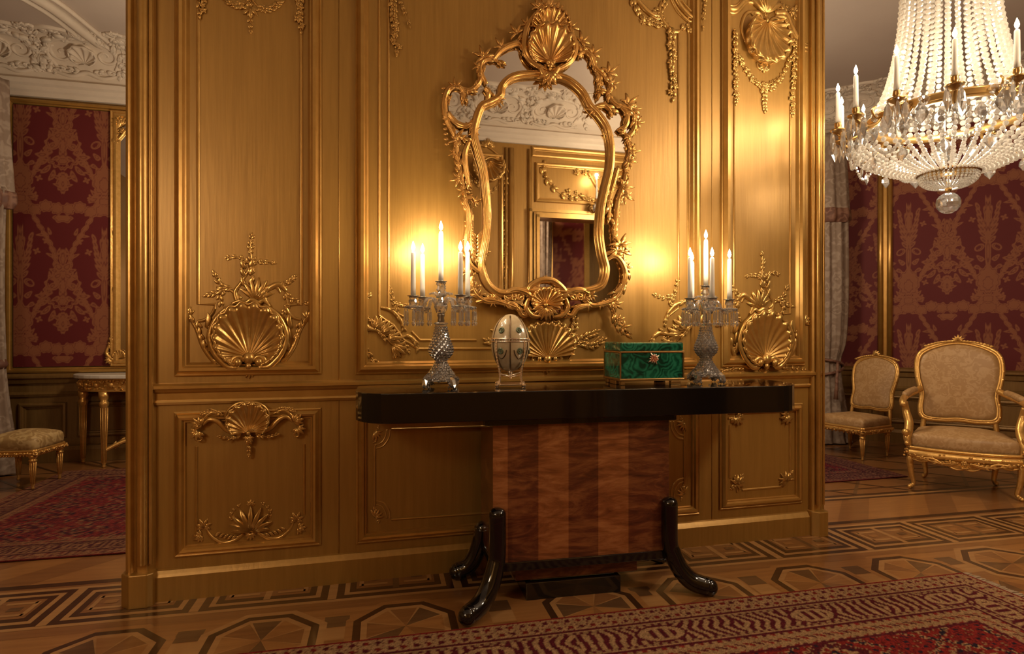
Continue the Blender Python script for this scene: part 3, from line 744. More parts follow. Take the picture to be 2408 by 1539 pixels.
    for sx in fringe:                                          # end fringe: bundles of warp ends
        fm = MB(); R = random.Random(seed); x0 = 0 if sx == 0 else w; sg = -1 if sx == 0 else 1; y_ = .004
        while y_ < d:
            p = corner + ex * (x0 - sg * .004) + ey * y_; q_ = p + ex * sg * R.uniform(.035, .05) + ey * R.uniform(-.008, .008)
            fm.tube([(p.x, p.y, .006), ((p.x + q_.x) / 2, (p.y + q_.y) / 2, .008), (q_.x, q_.y, .0055)], [.0028, .003, .0018], 4)
            y_ += .0075
        fm.build('fringe', FRINGE, ob)
    return ob
FRINGE = simple('rug_fringe', (.42, .30, .19), .9)
RUG_MAIN = rug('persian_rug', 'large red and beige patterned rug in the foreground, fringed at its right end', floor_pt(2262, 1352), math.radians(12.9), 3.3, 1.75, .0065, 3, (.20, .018, .014), (.085, .010, .014), (.33, .19, .09), 1.0, fringe=(0,))
_bl = Vector((-3.43, 4.57, 0)); _a = math.radians(12.5)
RUG_L = rug('patterned_rug', 'dark red patterned rug under the square stool in the left room', _bl + Vector((cos(_a), sin(_a), 0)) * 2.5, _a, 2.5, 1.98, .013, 8, (.17, .024, .022), (.06, .014, .018), (.24, .11, .055), .75)
_ar = math.radians(14)
RUG_R = rug('crimson_rug', 'corner of a dark crimson rug beside the gilt side chair', floor_pt(2135, 1123) - .95 * Vector((sin(_ar), -cos(_ar), 0)), _ar, 1.9, .95, .012, 12, (.13, .016, .02), (.05, .010, .018), (.16, .072, .045), .7)
# ------------------------------------------------------------------ the gilt partition wall
b = MB(); b.box(UL, UR, 0, .14, 0, CEILZ)
WALL = structure(b.build('wall_front', GOLDWALL, **PF.kw()), 'gilt panelled wall carved with shells, behind the black console table')
def W(px, py, y=0.0): return PF.px(px, py, y)
BIG = [(0, 0), (0, .008), (.004, .012), (.009, .009), (.012, .014), (.022, .030), (.034, .030), (.041, .016), (.046, .016), (.050, .009), (.055, 0)]
MEDP = [(0, 0), (0, .008), (.005, .011), (.009, .008), (.013, .014), (.022, .024), (.031, .022), (.037, .010), (.042, .010), (.045, 0)]
TOPZ = 2.95
def panel(name, xl, xr, yb_at, xb, ytop=None, prof=BIG, mat_=GOLDTRIM):
    """frame from the photo's edges: outer left, outer right, bottom height measured at column xb"""
    u0_, u1_ = W(xl, 800)[0], W(xr, 800)[0]; z0_ = W(xb, yb_at)[1]; z1_ = TOPZ if ytop is None else W(xb, ytop)[1]
    b = MB(); b.frame(u0_, u1_, z0_, z1_, prof); o = b.build('panel_moulding', mat_, WALL); return u0_, u1_, z0_, z1_
panel('LU', 411, 756, 884, 500)
panel('CU', 836, 1646, 881, 840)
panel('RU', 1695, 1891, 861, 1800)
panel('LL', 410, 755, 1311, 410, 970, MEDP)
panel('CL', 838, 1644, 1279, 840, 960, MEDP)
panel('RL', 1691, 1885, 1199, 1691, 955, MEDP)
# fine inner lines
THIN = [(-1, 0), (-.9, .45), (-.45, .85), (0, 1), (.45, .85), (.9, .45), (1, 0)]
def line(pts, r=.007, name='inner_moulding', cm=True, close=False):
    b = MB(); q = [Vector((*W(x, y), 0)) for x, y in pts]
    b.tube([(p.x, 0, p.y) for p in q], r, m=0, N=(0, -1, 0), prof=THIN, closed=close, smooth=False); return b.build(name, GOLDTRIM, WALL)
def arcpx(cx, cy, r, a0, a1, n=7): return [(cx + r * cos(a0 + (a1 - a0) * k / (n - 1)), cy + r * sin(a0 + (a1 - a0) * k / (n - 1))) for k in range(n)]
TOPY = -330
line([(466, TOPY), (466, 716), (506, 716)] + arcpx(466, 716, 40, 0, PI / 2)[1:])
line([(708, TOPY), (708, 718), (672, 718)] + arcpx(708, 716, 36, PI, PI / 2)[1:])
line([(892, TOPY), (892, 742), (925, 765), (950, 800), (985, 821), (1190, 820)], .006)
line([(914, TOPY), (914, 728), (950, 745)], .006); line([(968, 780), (988, 800), (1120, 800)], .006)
line([(1618, TOPY), (1618, 735), (1590, 762), (1570, 805), (1545, 817), (1420, 818)], .006); line([(1595, 80), (1595, 725), (1570, 745)], .006)
line([(1726, 230), (1726, 770)], .006); line([(1858, 250), (1858, 738), (1840, 738)], .006)
line([(462, 1050), (462, 1262)], .006); line([(715, 1045), (715, 1210)], .006)
line([(881, 1048), (881, 1190)], .006); line([(920, 1222), (1160, 1206)], .006); line([(920, 1010), (1150, 1003)], .006); line([(1609, 1010), (1609, 1140)], .006)
line([(1716, 1000), (1716, 1125)], .006); line([(1857, 995), (1857, 1115)], .006); line([(1745, 1153), (1836, 1145)], .006)
# chair rail, base, seams
zr = W(500, 912)[1]
b = MB(); b.rail(UL + .06, UR - .03, [(0, zr - .065), (-.010, zr - .065), (-.014, zr - .055), (-.010, zr - .047), (-.006, zr - .047), (-.006, zr - .02), (-.014, zr - .014), (-.020, zr - .004), (-.028, zr), (-.028, zr + .012), (-.012, zr + .02), (0, zr + .022)])
b.build('chair_rail', GOLDTRIM, WALL)
zbt = W(500, 1331)[1]
b = MB(); b.rail(UL + .06, UR - .02, [(0, 0), (-.022, 0), (-.022, zbt - .022), (-.016, zbt - .012), (-.008, zbt), (0, zbt + .004)])
structure(b.build('baseboard_front', GOLDWALL, **PF.kw()), 'plain gilt baseboard of the shell carved wall')
for x in (797, 1674):
    u = W(x, 800)[0]; b = MB(); half_round(b, u, .004, zbt, TOPZ, .0025); b.build('board_seam', GOLDTRIM, WALL)
# pilasters closing both ends
def pilaster(xa, xb, bead, cov):
    u0_, u1_ = W(xa, 800, -.03)[0], W(xb, 800, -.03)[0]; o = thing('pilaster', '', 'pilaster')
    del o['category']; del o['label']; o.parent = WALL; w = u1_ - u0_
    b = MB(); prof = [(u0_, .14), (u0_, -.02)]
    for t, d in cov: prof.append((u0_ + w * t, d))
    prof += [(u1_, -.0), (u1_, .002)]
    b.prism(prof, 0, CEILZ)
    for t, r in bead: b.tube([(u0_ + w * t, -.03, .16), (u0_ + w * t, -.03, CEILZ)], r, 12)
    b.build('shaft', GOLDTRIM, o, bevel=.002)
    b = MB(); e = .012
    b.prism([(u0_ - e, .14), (u0_ - e, -.03), (u0_ + w * .22, -.062), (u0_ + w * .85, -.062), (u1_ + .004, -.045), (u1_ + .004, .0)], 0, zbt + .01)
    b.build('plinth', GOLDWALL, o, bevel=.004); return o
pilaster(293, 361, [(.62, .021), (.9, .008)], [(.1, -.03), (.2, -.03), (.32, -.018), (.44, -.03), (.78, -.034), (.95, -.012)])
pilaster(1912, 1941, [(.42, .012), (.85, .006)], [(.1, -.012), (.2, -.02), (.7, -.02), (.8, -.012)])
# ------------------------------------------------------------------ carved ornaments
def orn(px, py, unit_px, hs=1.0, flip=1):
    u, z = W(px, py); u2 = W(px + unit_px, py)[0]
    mb = MB(); return mb, Orn(mb, u, z, abs(u2 - u), flip, 0, hs)
def done(mb, name='shell_ornament'): return mb.build(name, GOLDCARVE, WALL)
R = random.Random(11)
def big_shell(px, py, unit, asym=1, seed=3, tall=1.0, squash=1.0):
    """concave shell in a scrolled rim with a flame-like plume and foliate arms (unit = shell radius)"""
    mb, o = orn(px, py, unit, .75, asym); R = random.Random(seed)
    o.shell(0, -.66, 0, 0, .98 * squash, .98, PI * -.19, PI * 1.19, 19, .34, .055, rim=.045, nt=11)
    # rim scrolls curling into volutes at the hinge
    for sd in (1, -1):
        pts = [(sd * .45, .95), (sd * .86 * squash, .62), (sd * 1.1 * squash, .05), (sd * .98, -.5), (sd * .62, -.94), (sd * .36, -.98)] + [(sd * (.30 + .17 * cos(a)), -.82 + .17 * sin(a)) for a in (-1.4, -.4, .7, 1.9, 3.0)]
        o.scroll(pts, .06, .05, h=.24, rm=.10)
        o.berry(sd * .30, -.82, .13, .34)
    o.berry(0, -.70, .20, .22); o.berry(0, -.95, .12, .25); o.tuft(0, -1.0, -PI / 2, 7, 1.7, .36, .06, .3, .3)
    # ruffled crown over the rim
    o.scroll([(-.5, .98), (-.28, 1.08), (-.1, 1.02), (.06, 1.12), (.26, 1.04), (.42, 1.1), (.6, .92)], .05, .04, rm=.08, h=.12)
    # plume
    o.palm(.18, 1.12, 1.45, 1.7, 7, .72, .085, .22)
    o.scroll([(-.35, 1.05), (-.42, 1.35), (-.28, 1.6), (-.1, 1.9), (.02, 2.2)], .09, .03)
    o.scroll([(.55, .95), (.42, 1.2), (.52, 1.5), (.78, 1.55), (.9, 1.35)], .06, .03, rm=.08)
    for z in (1.55, 1.85, 2.1): o.leaf(-.12, z, 2.3, .34, .08, .3, -.6); o.leaf(-.02, z + .05, .8, .34, .08, .3, .6)
    st = [(.02, 1.9), (.06, 2.35 * tall), (.02, 2.75 * tall), (.06, 3.1 * tall)]
    o.spray(st, .2, .06, 7, .045, .35, True, .7, R)
    o.spray([(.0, 2.25), (-.3, 2.45), (-.62, 2.42)], .17, .055, 4, .035, .35, True, .7, R)
    o.spray([(.05, 2.25), (.35, 2.32), (.7, 2.3)], .17, .055, 4, .035, .35, True, .7, R)
    # upper side branches
    o.scroll([(-.25, 1.15), (-.6, 1.45), (-.95, 1.5)], .07, .03); o.spray([(-.5, 1.45), (-.8, 1.55), (-1.0, 1.9)], .2, .065, 4, .035, .35, True, .8, R)
    o.spray([(-.7, 1.45), (-.85, 1.15), (-.7, .8)], .2, .06, 4, .03, .35, True, .8, R); o.spray([(-.75, 1.4), (-1.2, 1.25)], .2, .06, 3, .03, .35, True, .8, R)
    o.scroll([(.5, 1.45), (.85, 1.62), (1.1, 1.4)], .08, .04, rm=.1); o.spray([(.9, 1.5), (1.15, 1.7), (1.3, 1.85)], .2, .065, 4, .03, .35, True, .8, R)
    o.spray([(1.05, 1.4), (1.3, 1.1), (1.7, 1.05)], .2, .06, 4, .03, .35, True, .8, R); o.spray([(1.05, 1.35), (1.1, 1.0), (1.0, .75)], .18, .06, 3, .03, .35, True, .8, R)
    # lower side arms
    for sd, tip in ((-1, (-1.75, .62)), (1, (1.75, .55))):
        o.scroll([(sd * .55, -1.02), (sd * .95, -.85), (sd * 1.3, -.35), (sd * 1.5, .2), (tip[0], tip[1])], .05, .03, rm=.085)
        o.tuft(tip[0], tip[1], PI / 2 - sd * .5, 6, 2.2, .34, .07, .35, .4)
        for z in (-.45, -.1, .25): o.leaf(sd * (1.22 + .1 * z), z, PI / 2 + sd * .75, .5, .1, .28, -sd * 1.1); o.leaf(sd * (1.3 + .2 * z), z, PI / 2 - sd * .9, .22, .05, .3, sd * .6)
        o.hug([(sd * .55, -1.02), (sd * .95, -.85), (sd * 1.3, -.35), (sd * 1.5, .2), (tip[0], tip[1])], .26, .055, .16, sd, .35, .3, R)
        o.spray([(sd * .75, -1.0), (sd * 1.2, -1.02), (sd * 1.75, -1.1)], .22, .055, 5, .03, .35, False, .7, R)
        for _ in range(5): o.berry(sd * R.uniform(1.0, 1.25), R.uniform(-.7, .1), .045)
    return done(mb)
big_shell(587, 790, 80, 1, 3)
big_shell(1795, 800, 55, -1, 5, 1.0, 1.0)
# lower left panel: shell crest and acanthus foot
mb, o = orn(587, 990, 47, 1.0); R = random.Random(8); o.y0 = -.024; o.skirt = .35
o.shell(.0, -.55, 0, .05, 1.0, .95, -.02 * PI, PI * 1.02, 13, .4, .07, rim=.05)
o.scroll([(-.98, -.05), (-1.05, .5), (-.6, .95), (0, 1.05), (.6, .92), (1.0, .5), (.98, -.1)], .05, .05, rm=.09, h=.2)
for sd in (1, -1):
    o.scroll([(sd * .35, -.65), (sd * 1.0, -.45), (sd * 1.5, .05), (sd * 1.9, .18), (sd * 2.2, -.1)], .1, .05, rm=.13); o.scroll([(sd * 1.2, .35), (sd * 1.7, .55), (sd * 2.1, .3), (sd * 2.35, -.25)], .05, .04, rm=.09)
    o.tuft(sd * 2.3, -.1, PI / 2 - sd * 1.0, 6, 2.0, .55, .11, .3, .5); o.tuft(sd * 2.45, -.45, -PI / 2 + sd * .5, 6, 2.6, .5, .1, .3, .5)
    o.spray([(sd * 1.3, .45), (sd * 1.8, .62), (sd * 2.2, .5)], .28, .08, 6, .04, .35, True, .8, R); o.spray([(sd * .4, -.75), (sd * .9, -.85), (sd * 1.4, -.75)], .22, .06, 5, .03, .35, True, .8, R)
    o.scroll(volute(sd * 2.35, -.75, .3, PI / 2, .9, d=-sd), .06, .03)
o.berry(0, -.6, .14); o.spray([(0, -.75), (0, -1.3), (.02, -1.8)], .3, .09, 5, .04, .35, True, .5, R); o.tuft(0, -.8, -PI / 2, 5, 2.2, .4, .09)
done(mb)
mb, o = orn(590, 1236, 47, 1.0); R = random.Random(9)
for k in range(9):
    t = -1 + k / 4; o.leaf(t * .12, -.3, PI / 2 - t * 1.25, 1.35 - .5 * t * t, .15, .3, -t * .45)
o.tuft(0, 1.05, PI / 2, 5, 1.8, .35, .09); o.scroll([(-.3, -.32), (0, -.26), (.3, -.32)], .09, .09); o.tuft(0, -.4, -PI / 2, 7, 2.6, .42, .09)
for sd in (1, -1):
    o.scroll([(sd * .35, -.4), (sd * .8, -.72), (sd * 1.4, -.8), (sd * 1.95, -.4), (sd * 2.15, .0)], .1, .04, rm=.1)
    for k in range(6): o.leaf(sd * (.75 + .2 * k), -.68 + .02 * k * k * .5, PI / 2 + sd * .6, .36, .09, .35, sd * .6)
    o.tuft(sd * 2.3, .1, PI / 2, 6, 3.2, .5, .1, .3, .6); o.tuft(sd * 2.4, -.35, sd * -.2 + (PI if sd < 0 else 0), 6, 2.4, .45, .1, .3, .5)
    o.spray([(sd * .9, .3), (sd * .95, .75), (sd * .6, 1.1)], .2, .06, 4, .02, .3, True, .8, R)
done(mb, 'acanthus_ornament')
# top of the left panel: pendant and two side garlands
mb, o = orn(590, 10, 50, 1.0); R = random.Random(21)
o.spray([(0, .6), (-.02, -.3), (-.0, -1.35)], .34, .1, 8, .05, .4, True, .6, R); o.tuft(0, -.2, -PI / 2, 5, 2.4, .6, .11)
for sd in (1, -1): o.scroll([(0, .3), (sd * .5, -.2), (sd * 1.0, -.1), (sd * 1.3, .3)], .06, .03); o.spray([(sd * .3, -.1), (sd * .8, -.15), (sd * 1.4, .25)], .35, .1, 6, .04, .4, True, .8, R)
o.palm(0, .4, PI / 2, 2.6, 9, 1.2, .16); done(mb, 'carved_pendant')
def garland(x0, y0, x1, y1, unit, n, seed, extra=True):
    mb, o = orn(x0, y0, unit, 1.0); o.y0 = -.006; R = random.Random(seed); dz = (y1 - y0) / unit; dx = (x1 - x0) / unit
    o.spray([(0, .5), (.06, -.25 * dz), (dx * .5 - .05, -.55 * dz), (dx, -dz)], .55, .17, n, .06, .4, True, .65, R)
    if extra:
        for k in range(n): t = k / n; o.flower(dx * t + R.uniform(-.25, .25), -dz * t, R.uniform(.22, .34), 5, R.random())
    return done(mb, 'carved_garland')
garland(472, -60, 471, 46, 34, 8, 1); garland(706, -60, 708, 80, 33, 10, 2); garland(922, -40, 932, 125, 33, 12, 3); garland(940, -10, 962, 60, 20, 5, 4, False)
garland(1576, 80, 1580, 215, 28, 11, 5); garland(1655, -10, 1652, 60, 14, 7, 6, False)
# rococo scrolls at the top right corner of the middle panel
mb, o = orn(1550, 30, 50, 1.0); R = random.Random(31)
for dx, dz, r in ((0, 0, .10), (.10, -.12, .07), (-.12, .12, .05)): o.scroll([(-1.35 + dx, .75 + dz), (-.9 + dx, .25 + dz), (-.3 + dx, -.15 + dz), (.2 + dx, -.05 + dz)], r, r * .5, rm=r * 1.3)
for dx, dz, r in ((0, 0, .11), (-.15, -.18, .08), (.14, .16, .06)): o.scroll([(.65 + dx, .95 + dz), (1.0 + dx, .4 + dz), (1.55 + dx, .0 + dz), (1.85 + dx, .1 + dz)], r, r * .6, rm=r * 1.2)
o.scroll([(.1, .5), (.0, .0), (.3, -.5), (.7, -.72), (1.0, -.62)], .05, .06, rm=.12)
o.spray([(-1.3, .4), (-.9, -.2), (-.3, -.5), (.2, -.45)], .3, .09, 9, .04, .4, True, .8, R); o.spray([(.3, .6), (.1, .2), (-.2, .0)], .3, .08, 5, .03, .4, True, .8, R)
for _ in range(12): o.flower(R.uniform(-1.0, .2), R.uniform(-.6, -.2), R.uniform(.1, .18), 5, R.random())
o.spray([(1.0, -.62), (1.25, -.4), (1.4, -.55)], .25, .07, 3, .03, .4, True, .8, R); done(mb, 'rocaille_corner')
# cartouche on top of the right panel: inverted shell, scrolled hood, swag and drops
mb, o = orn(1800, 78, 48, 1.0); R = random.Random(41)
o.shell(.0, .45, 0, -.28, .98, 1.0, -PI * 1.02, .02 * PI, 13, .36, .07, rim=.05)
o.scroll([(-.95, -.5), (-1.15, .1), (-.9, .7), (-.3, .85)], .05, .05, rm=.09); o.scroll([(.95, -.6), (1.1, -.1), (.95, .4)], .05, .05, rm=.08)
o.scroll(volute(-.42, .52, .32, 2.6, 1.3, d=-1), .10, .04); o.scroll(volute(.45, .35, .34, .5, 1.3, d=1), .11, .04); o.berry(-.3, .28, .1); o.berry(0, .5, .12)
o.palm(0, .85, PI / 2, 1.7, 7, 1.15, .17, .25); o.scroll([(-.3, 1.6), (-.12, 1.1), (.0, .7)], .06, .05); o.scroll([(.35, 1.6), (.15, 1.1), (.05, .7)], .06, .05)
for k, (dz, r) in enumerate(((0, .10), (-.16, .07), (.14, .05))):
    o.scroll([(-.35, 1.2 + dz), (-.85, 1.35 + dz), (-1.35, .85 + dz), (-1.75, .8 + dz), (-2.0, 1.1 + dz)], r, r * .6, rm=r * 1.2); o.scroll([(.45, .9 + dz), (.95, .95 + dz), (1.3, .35 + dz), (1.75, -.25 + dz), (2.1, -.35 + dz)], r, r * .6, rm=r * 1.4)
o.spray([(-.5, 1.5), (-1.0, 1.75), (-1.6, 1.5)], .3, .09, 6, .04, .4, True, .8, R); o.spray([(.7, 1.3), (1.2, 1.1), (1.7, 1.3)], .3, .08, 5, .03, .4, True, .8, R); o.spray([(1.2, 1.1), (1.6, .7), (1.7, .3)], .25, .07, 5, .03, .4, True, .8, R)
done(mb, 'shell_cartouche')
mb, o = orn(1795, 170, 50, 1.0); R = random.Random(43)
o.spray([(-1.15, .55), (-.75, -.1), (-.2, -.55), (0, -.5), (.35, -.6), (.85, -.1), (1.25, .7)], .22, .075, 20, .03, .4, True, 1, R)
for k in range(16): t = -1 + k / 7.5; o.flower(t * 1.15, -.55 + 1.0 * t * t + R.uniform(-.06, .06), R.uniform(.1, .15))
o.scroll([(-.3, .35), (-.25, .15), (.0, .1), (.25, .15), (.3, .35)], .05, .05); o.tuft(0, .25, -PI / 2, 7, 2.8, .3, .08)
o.spray([(0, -.55), (.02, -1.0), (.04, -1.5)], .28, .08, 7, .04, .4, True, .6, R); done(mb, 'carved_swag')
garland(1726, 85, 1728, 222, 19, 14, 12); garland(1866, 105, 1861, 245, 19, 13, 13)
# middle panel, bottom: fan shell with foliate arms
mb, o = orn(1286, 830, 48, .9); R = random.Random(51)
o.shell(0, -.25, 0, .32, 1.3, 1.15, PI * .04, PI * .96, 15, .25, .07, rim=.03)
for sd in (1, -1):
    o.scroll([(sd * 1.1, .35), (sd * 1.22, -.1), (sd * .95, -.48), (sd * .55, -.5)] + [(sd * (.52 + .2 * cos(a)), -.28 + .2 * sin(a)) for a in (-1.3, -.2, 1.0, 2.2)], .05, .04, rm=.1)
    o.scroll([(sd * 1.0, -.05), (sd * 1.5, .35), (sd * 2.0, .3), (sd * 2.6, .75)], .07, .03, rm=.1); o.spray([(sd * .95, .75), (sd * 1.3, 1.0), (sd * 1.35, 1.5)], .38, .1, 5, .04, .35, True, .8, R)
    o.spray([(sd * 1.3, .3), (sd * 1.8, .65), (sd * 2.4, .95)], .38, .1, 7, .04, .35, True, .8, R); o.spray([(sd * 1.8, .4), (sd * 2.3, .3), (sd * 2.8, .55)], .34, .09, 6, .04, .35, True, .8, R)
    o.spray([(sd * .9, .8), (sd * .55, 1.25)], .3, .08, 3, .03, .3, True, .8, R)
o.berry(0, -.3, .2); o.berry(-.38, -.28, .12); o.berry(.38, -.28, .12); o.tuft(0, -.5, -PI / 2, 7, 2.0, .5, .1); done(mb)
# middle panel corners
def corner(px, py, unit, flip, seed):
    mb, o = orn(px, py, unit, .9, flip); R = random.Random(seed)
    for k, (x, z, a) in enumerate(((-.55, .5, 2.4), (-.2, .3, 2.0), (.1, .0, 1.6), (.35, -.35, 1.0))):
        o.palm(x * .8, z * .8, a - 1.3 - .1 * k, 1.3, 5, .62, .12, .25)
    o.scroll([(-.95, .85), (-.7, .45), (-.35, .35), (-.05, .02)], .1, .05, rm=.11); o.scroll([(-.05, .02), (.25, -.1), (.4, -.5), (.3, -.8)], .05, .06, rm=.11)
    o.scroll([(-.25, 1.3), (.25, 1.15), (.6, .75), (.72, .35)], .06, .04, rm=.09); o.scroll([(.55, .05), (.95, .1), (1.25, -.2), (1.3, -.5)], .06, .04, rm=.09); o.scroll([(-.8, 1.5), (-.85, 1.05), (-.6, .7)], .05, .04, rm=.08)
    o.spray([(-.8, 1.1), (-.85, 1.5), (-.7, 1.75)], .22, .07, 4, .03, .35, True, .8, R); o.spray([(.5, 1.1), (.3, 1.5), (.15, 2.1)], .2, .06, 6, .03, .35, True, .7, R); o.spray([(.3, 1.5), (.7, 1.4), (1.1, 1.5)], .18, .06, 5, .03, .35, True, .7, R)
    o.spray([(-1.0, .6), (-.95, .1), (-.75, -.5), (-.3, -1.1)], .25, .075, 9, .04, .35, True, .8, R); o.spray([(.2, -1.15), (.6, -1.1), (1.1, -1.0)], .22, .06, 6, .03, .35, True, .8, R)
    for sc_ in ([(-.95, .85), (-.7, .45), (-.35, .35), (-.05, .02), (.25, -.1), (.4, -.5)], [(-.25, 1.3), (.25, 1.15), (.6, .75), (.72, .35)], [(.55, .05), (.95, .1), (1.25, -.2), (1.3, -.5)], [(-.8, 1.5), (-.85, 1.05), (-.6, .7)]):
        for sd in (1, -1): o.hug(sc_, .22, .045, .15, sd, .35, .35, R)
    o.spray([(.3, .1), (.7, -.1), (.9, -.5)], .2, .06, 5, .03, .35, True, .8, R); o.tuft(-.3, .5, 1.9, 5, 1.8, .4, .08)
    return done(mb, 'rocaille_corner')
corner(908, 798, 58, 1, 61); corner(1603, 790, 56, -1, 62)
# small corner carvings of the dado panels
def medallion(px, py, unit, fx, fz, seed):
    mb, o = orn(px, py, unit, .9, fx); R = random.Random(seed)
    o.scroll([(-.1, fz * 1.3), (.6, fz * 1.1), (1.1, fz * .4), (1.2, fz * -.3)], .07, .07, rm=.08); o.scroll([(-.1, fz * 1.0), (.45, fz * .8), (.8, fz * .3), (.9, fz * -.3)], .06, .06)
    for k in range(5): o.leaf(-.1, fz * -.1, fz * (1.9 - .5 * k), .75, .13, .25, .2)
    o.spray([(-.2, fz * .8), (.1, fz * .2), (.2, fz * -.5)], .3, .09, 5, .03, .3, True, .8, R); return done(mb, 'corner_carving')
medallion(884, 1020, 28, 1, -1, 71); medallion(884, 1214, 28, 1, 1, 72); medallion(1606, 998, 24, -1, -1, 73); medallion(1606, 1160, 24, -1, 1, 74)
def spray4(px, py, unit, a, seed):
    mb, o = orn(px, py, unit, 1.1); R = random.Random(seed)
    o.tuft(0, 0, a, 7, 3.0, 1.0, .18, .35, .5); o.scroll([(-.9 * cos(a + .9), -.9 * sin(a + .9)), (0, 0), (.9 * cos(a + .9), .9 * sin(a + .9))], .12, .05)
    o.spray([(-.6, -.5), (0, 0), (.6, .7)], .45, .12, 5, .06, .35, True, .8, R); return done(mb, 'corner_carving')
spray4(1730, 982, 20, -.8, 81); spray4(1850, 978, 20, -2.3, 82); spray4(1731, 1138, 20, .8, 83); spray4(1848, 1130, 20, 2.3, 84)
# ------------------------------------------------------------------ rococo wall mirror
MY = -.05
def MP(px, py, y=MY): return PF.px(px, py, y)
ctr = MP(1280, 460)
MIR = thing('wall_mirror', 'large rococo mirror in a carved gilt shell-crested frame above the black console table', 'mirror', PF.wld(ctr[0], 0, ctr[1]), WA)
MO = Vector((ctr[0], 0, ctr[1]))
INNER = [(1235, 684), (1191, 690), (1169, 686), (1148, 668), (1136, 640), (1133, 617), (1140, 580), (1146, 540), (1147, 494), (1142, 430), (1136, 390), (1125, 355), (1116, 319), (1119, 290), (1133, 250), (1155, 238), (1178, 224), (1183, 200), (1210, 178), (1258, 172), (1313, 177), (1345, 190), (1373, 216), (1389, 246), (1408, 266), (1430, 300), (1439, 345), (1437, 396), (1424, 451), (1416, 494), (1413, 551), (1419, 597), (1427, 629), (1424, 655), (1413, 674), (1380, 684), (1331, 686)]
OUTER = [(1286, 752), (1240, 730), (1206, 712), (1180, 708), (1149, 706), (1118, 690), (1108, 660), (1100, 620), (1098, 560), (1102, 500), (1094, 465), (1084, 425), (1078, 390), (1071, 335), (1056, 290), (1050, 240), (1060, 212), (1085, 205), (1112, 205), (1132, 180), (1140, 142), (1160, 138), (1180, 116), (1202, 106), (1225, 85), (1258, 48), (1288, 18), (1318, 40), (1348, 80), (1372, 118), (1392, 136), (1408, 168), (1428, 186), (1440, 222), (1460, 250), (1484, 258), (1492, 284), (1483, 318), (1484, 345), (1476, 395), (1462, 440), (1454, 480), (1448, 540), (1462, 597), (1470, 632), (1466, 668), (1450, 700), (1430, 712), (1390, 716), (1345, 730)]
def L(px, py, y=MY): p = MP(px, py, y); return (p[0] - MO.x, p[1] - MO.z)
# glass: behind the frame, out to the outer member
g = MB(); po = [L(x, y, MYM) for x, y in OUTER]
po = [(x * .985, z * .985) for x, z in po]
n = len(po); g.add([(x, MYM, z) for x, z in po] + [(x, -.012, z) for x, z in po], [tuple(range(n)), tuple(range(n, 2 * n))] + [(k, (k + 1) % n, n + (k + 1) % n, n + k) for k in range(n)], 0, False)
g.build('mirror_glass', MIRROR, MIR)
bk = MB(); bk.add([(x * .97, -.010, z * .97) for x, z in po] + [(x * .97, -.001, z * .97) for x, z in po], [tuple(range(n)), tuple(range(n, 2 * n))] + [(k, (k + 1) % n, n + (k + 1) % n, n + k) for k in range(n)], 0, False)
bk.build('backboard', DADO, MIR)
class POrn(Orn):
    """ornament traced on the photo's own pixels, standing on the mirror's plane"""
    def P(s, x, z, h=0.0):
        a = L(x, -z); return Vector((a[0], s.y0 - h * s.sc, a[1]))
def po_new(y0=MYM): mb = MB(); o = POrn(mb, 0, 0, .00185, 1, y0, 1.0); return mb, o
def neg(p): return [(x, -y) for x, y in p]
mb, o = po_new(-.030)
o.scroll(neg(INNER), 10, 10, h=3, n=4, prof=[(a * 1.0, b * 1.4) for a, b in RIDGED], closed=True, rm=10)
mb.build('inner_frame', GOLDFRAME, MIR)
mb, o = po_new(-.028); R = random.Random(5)
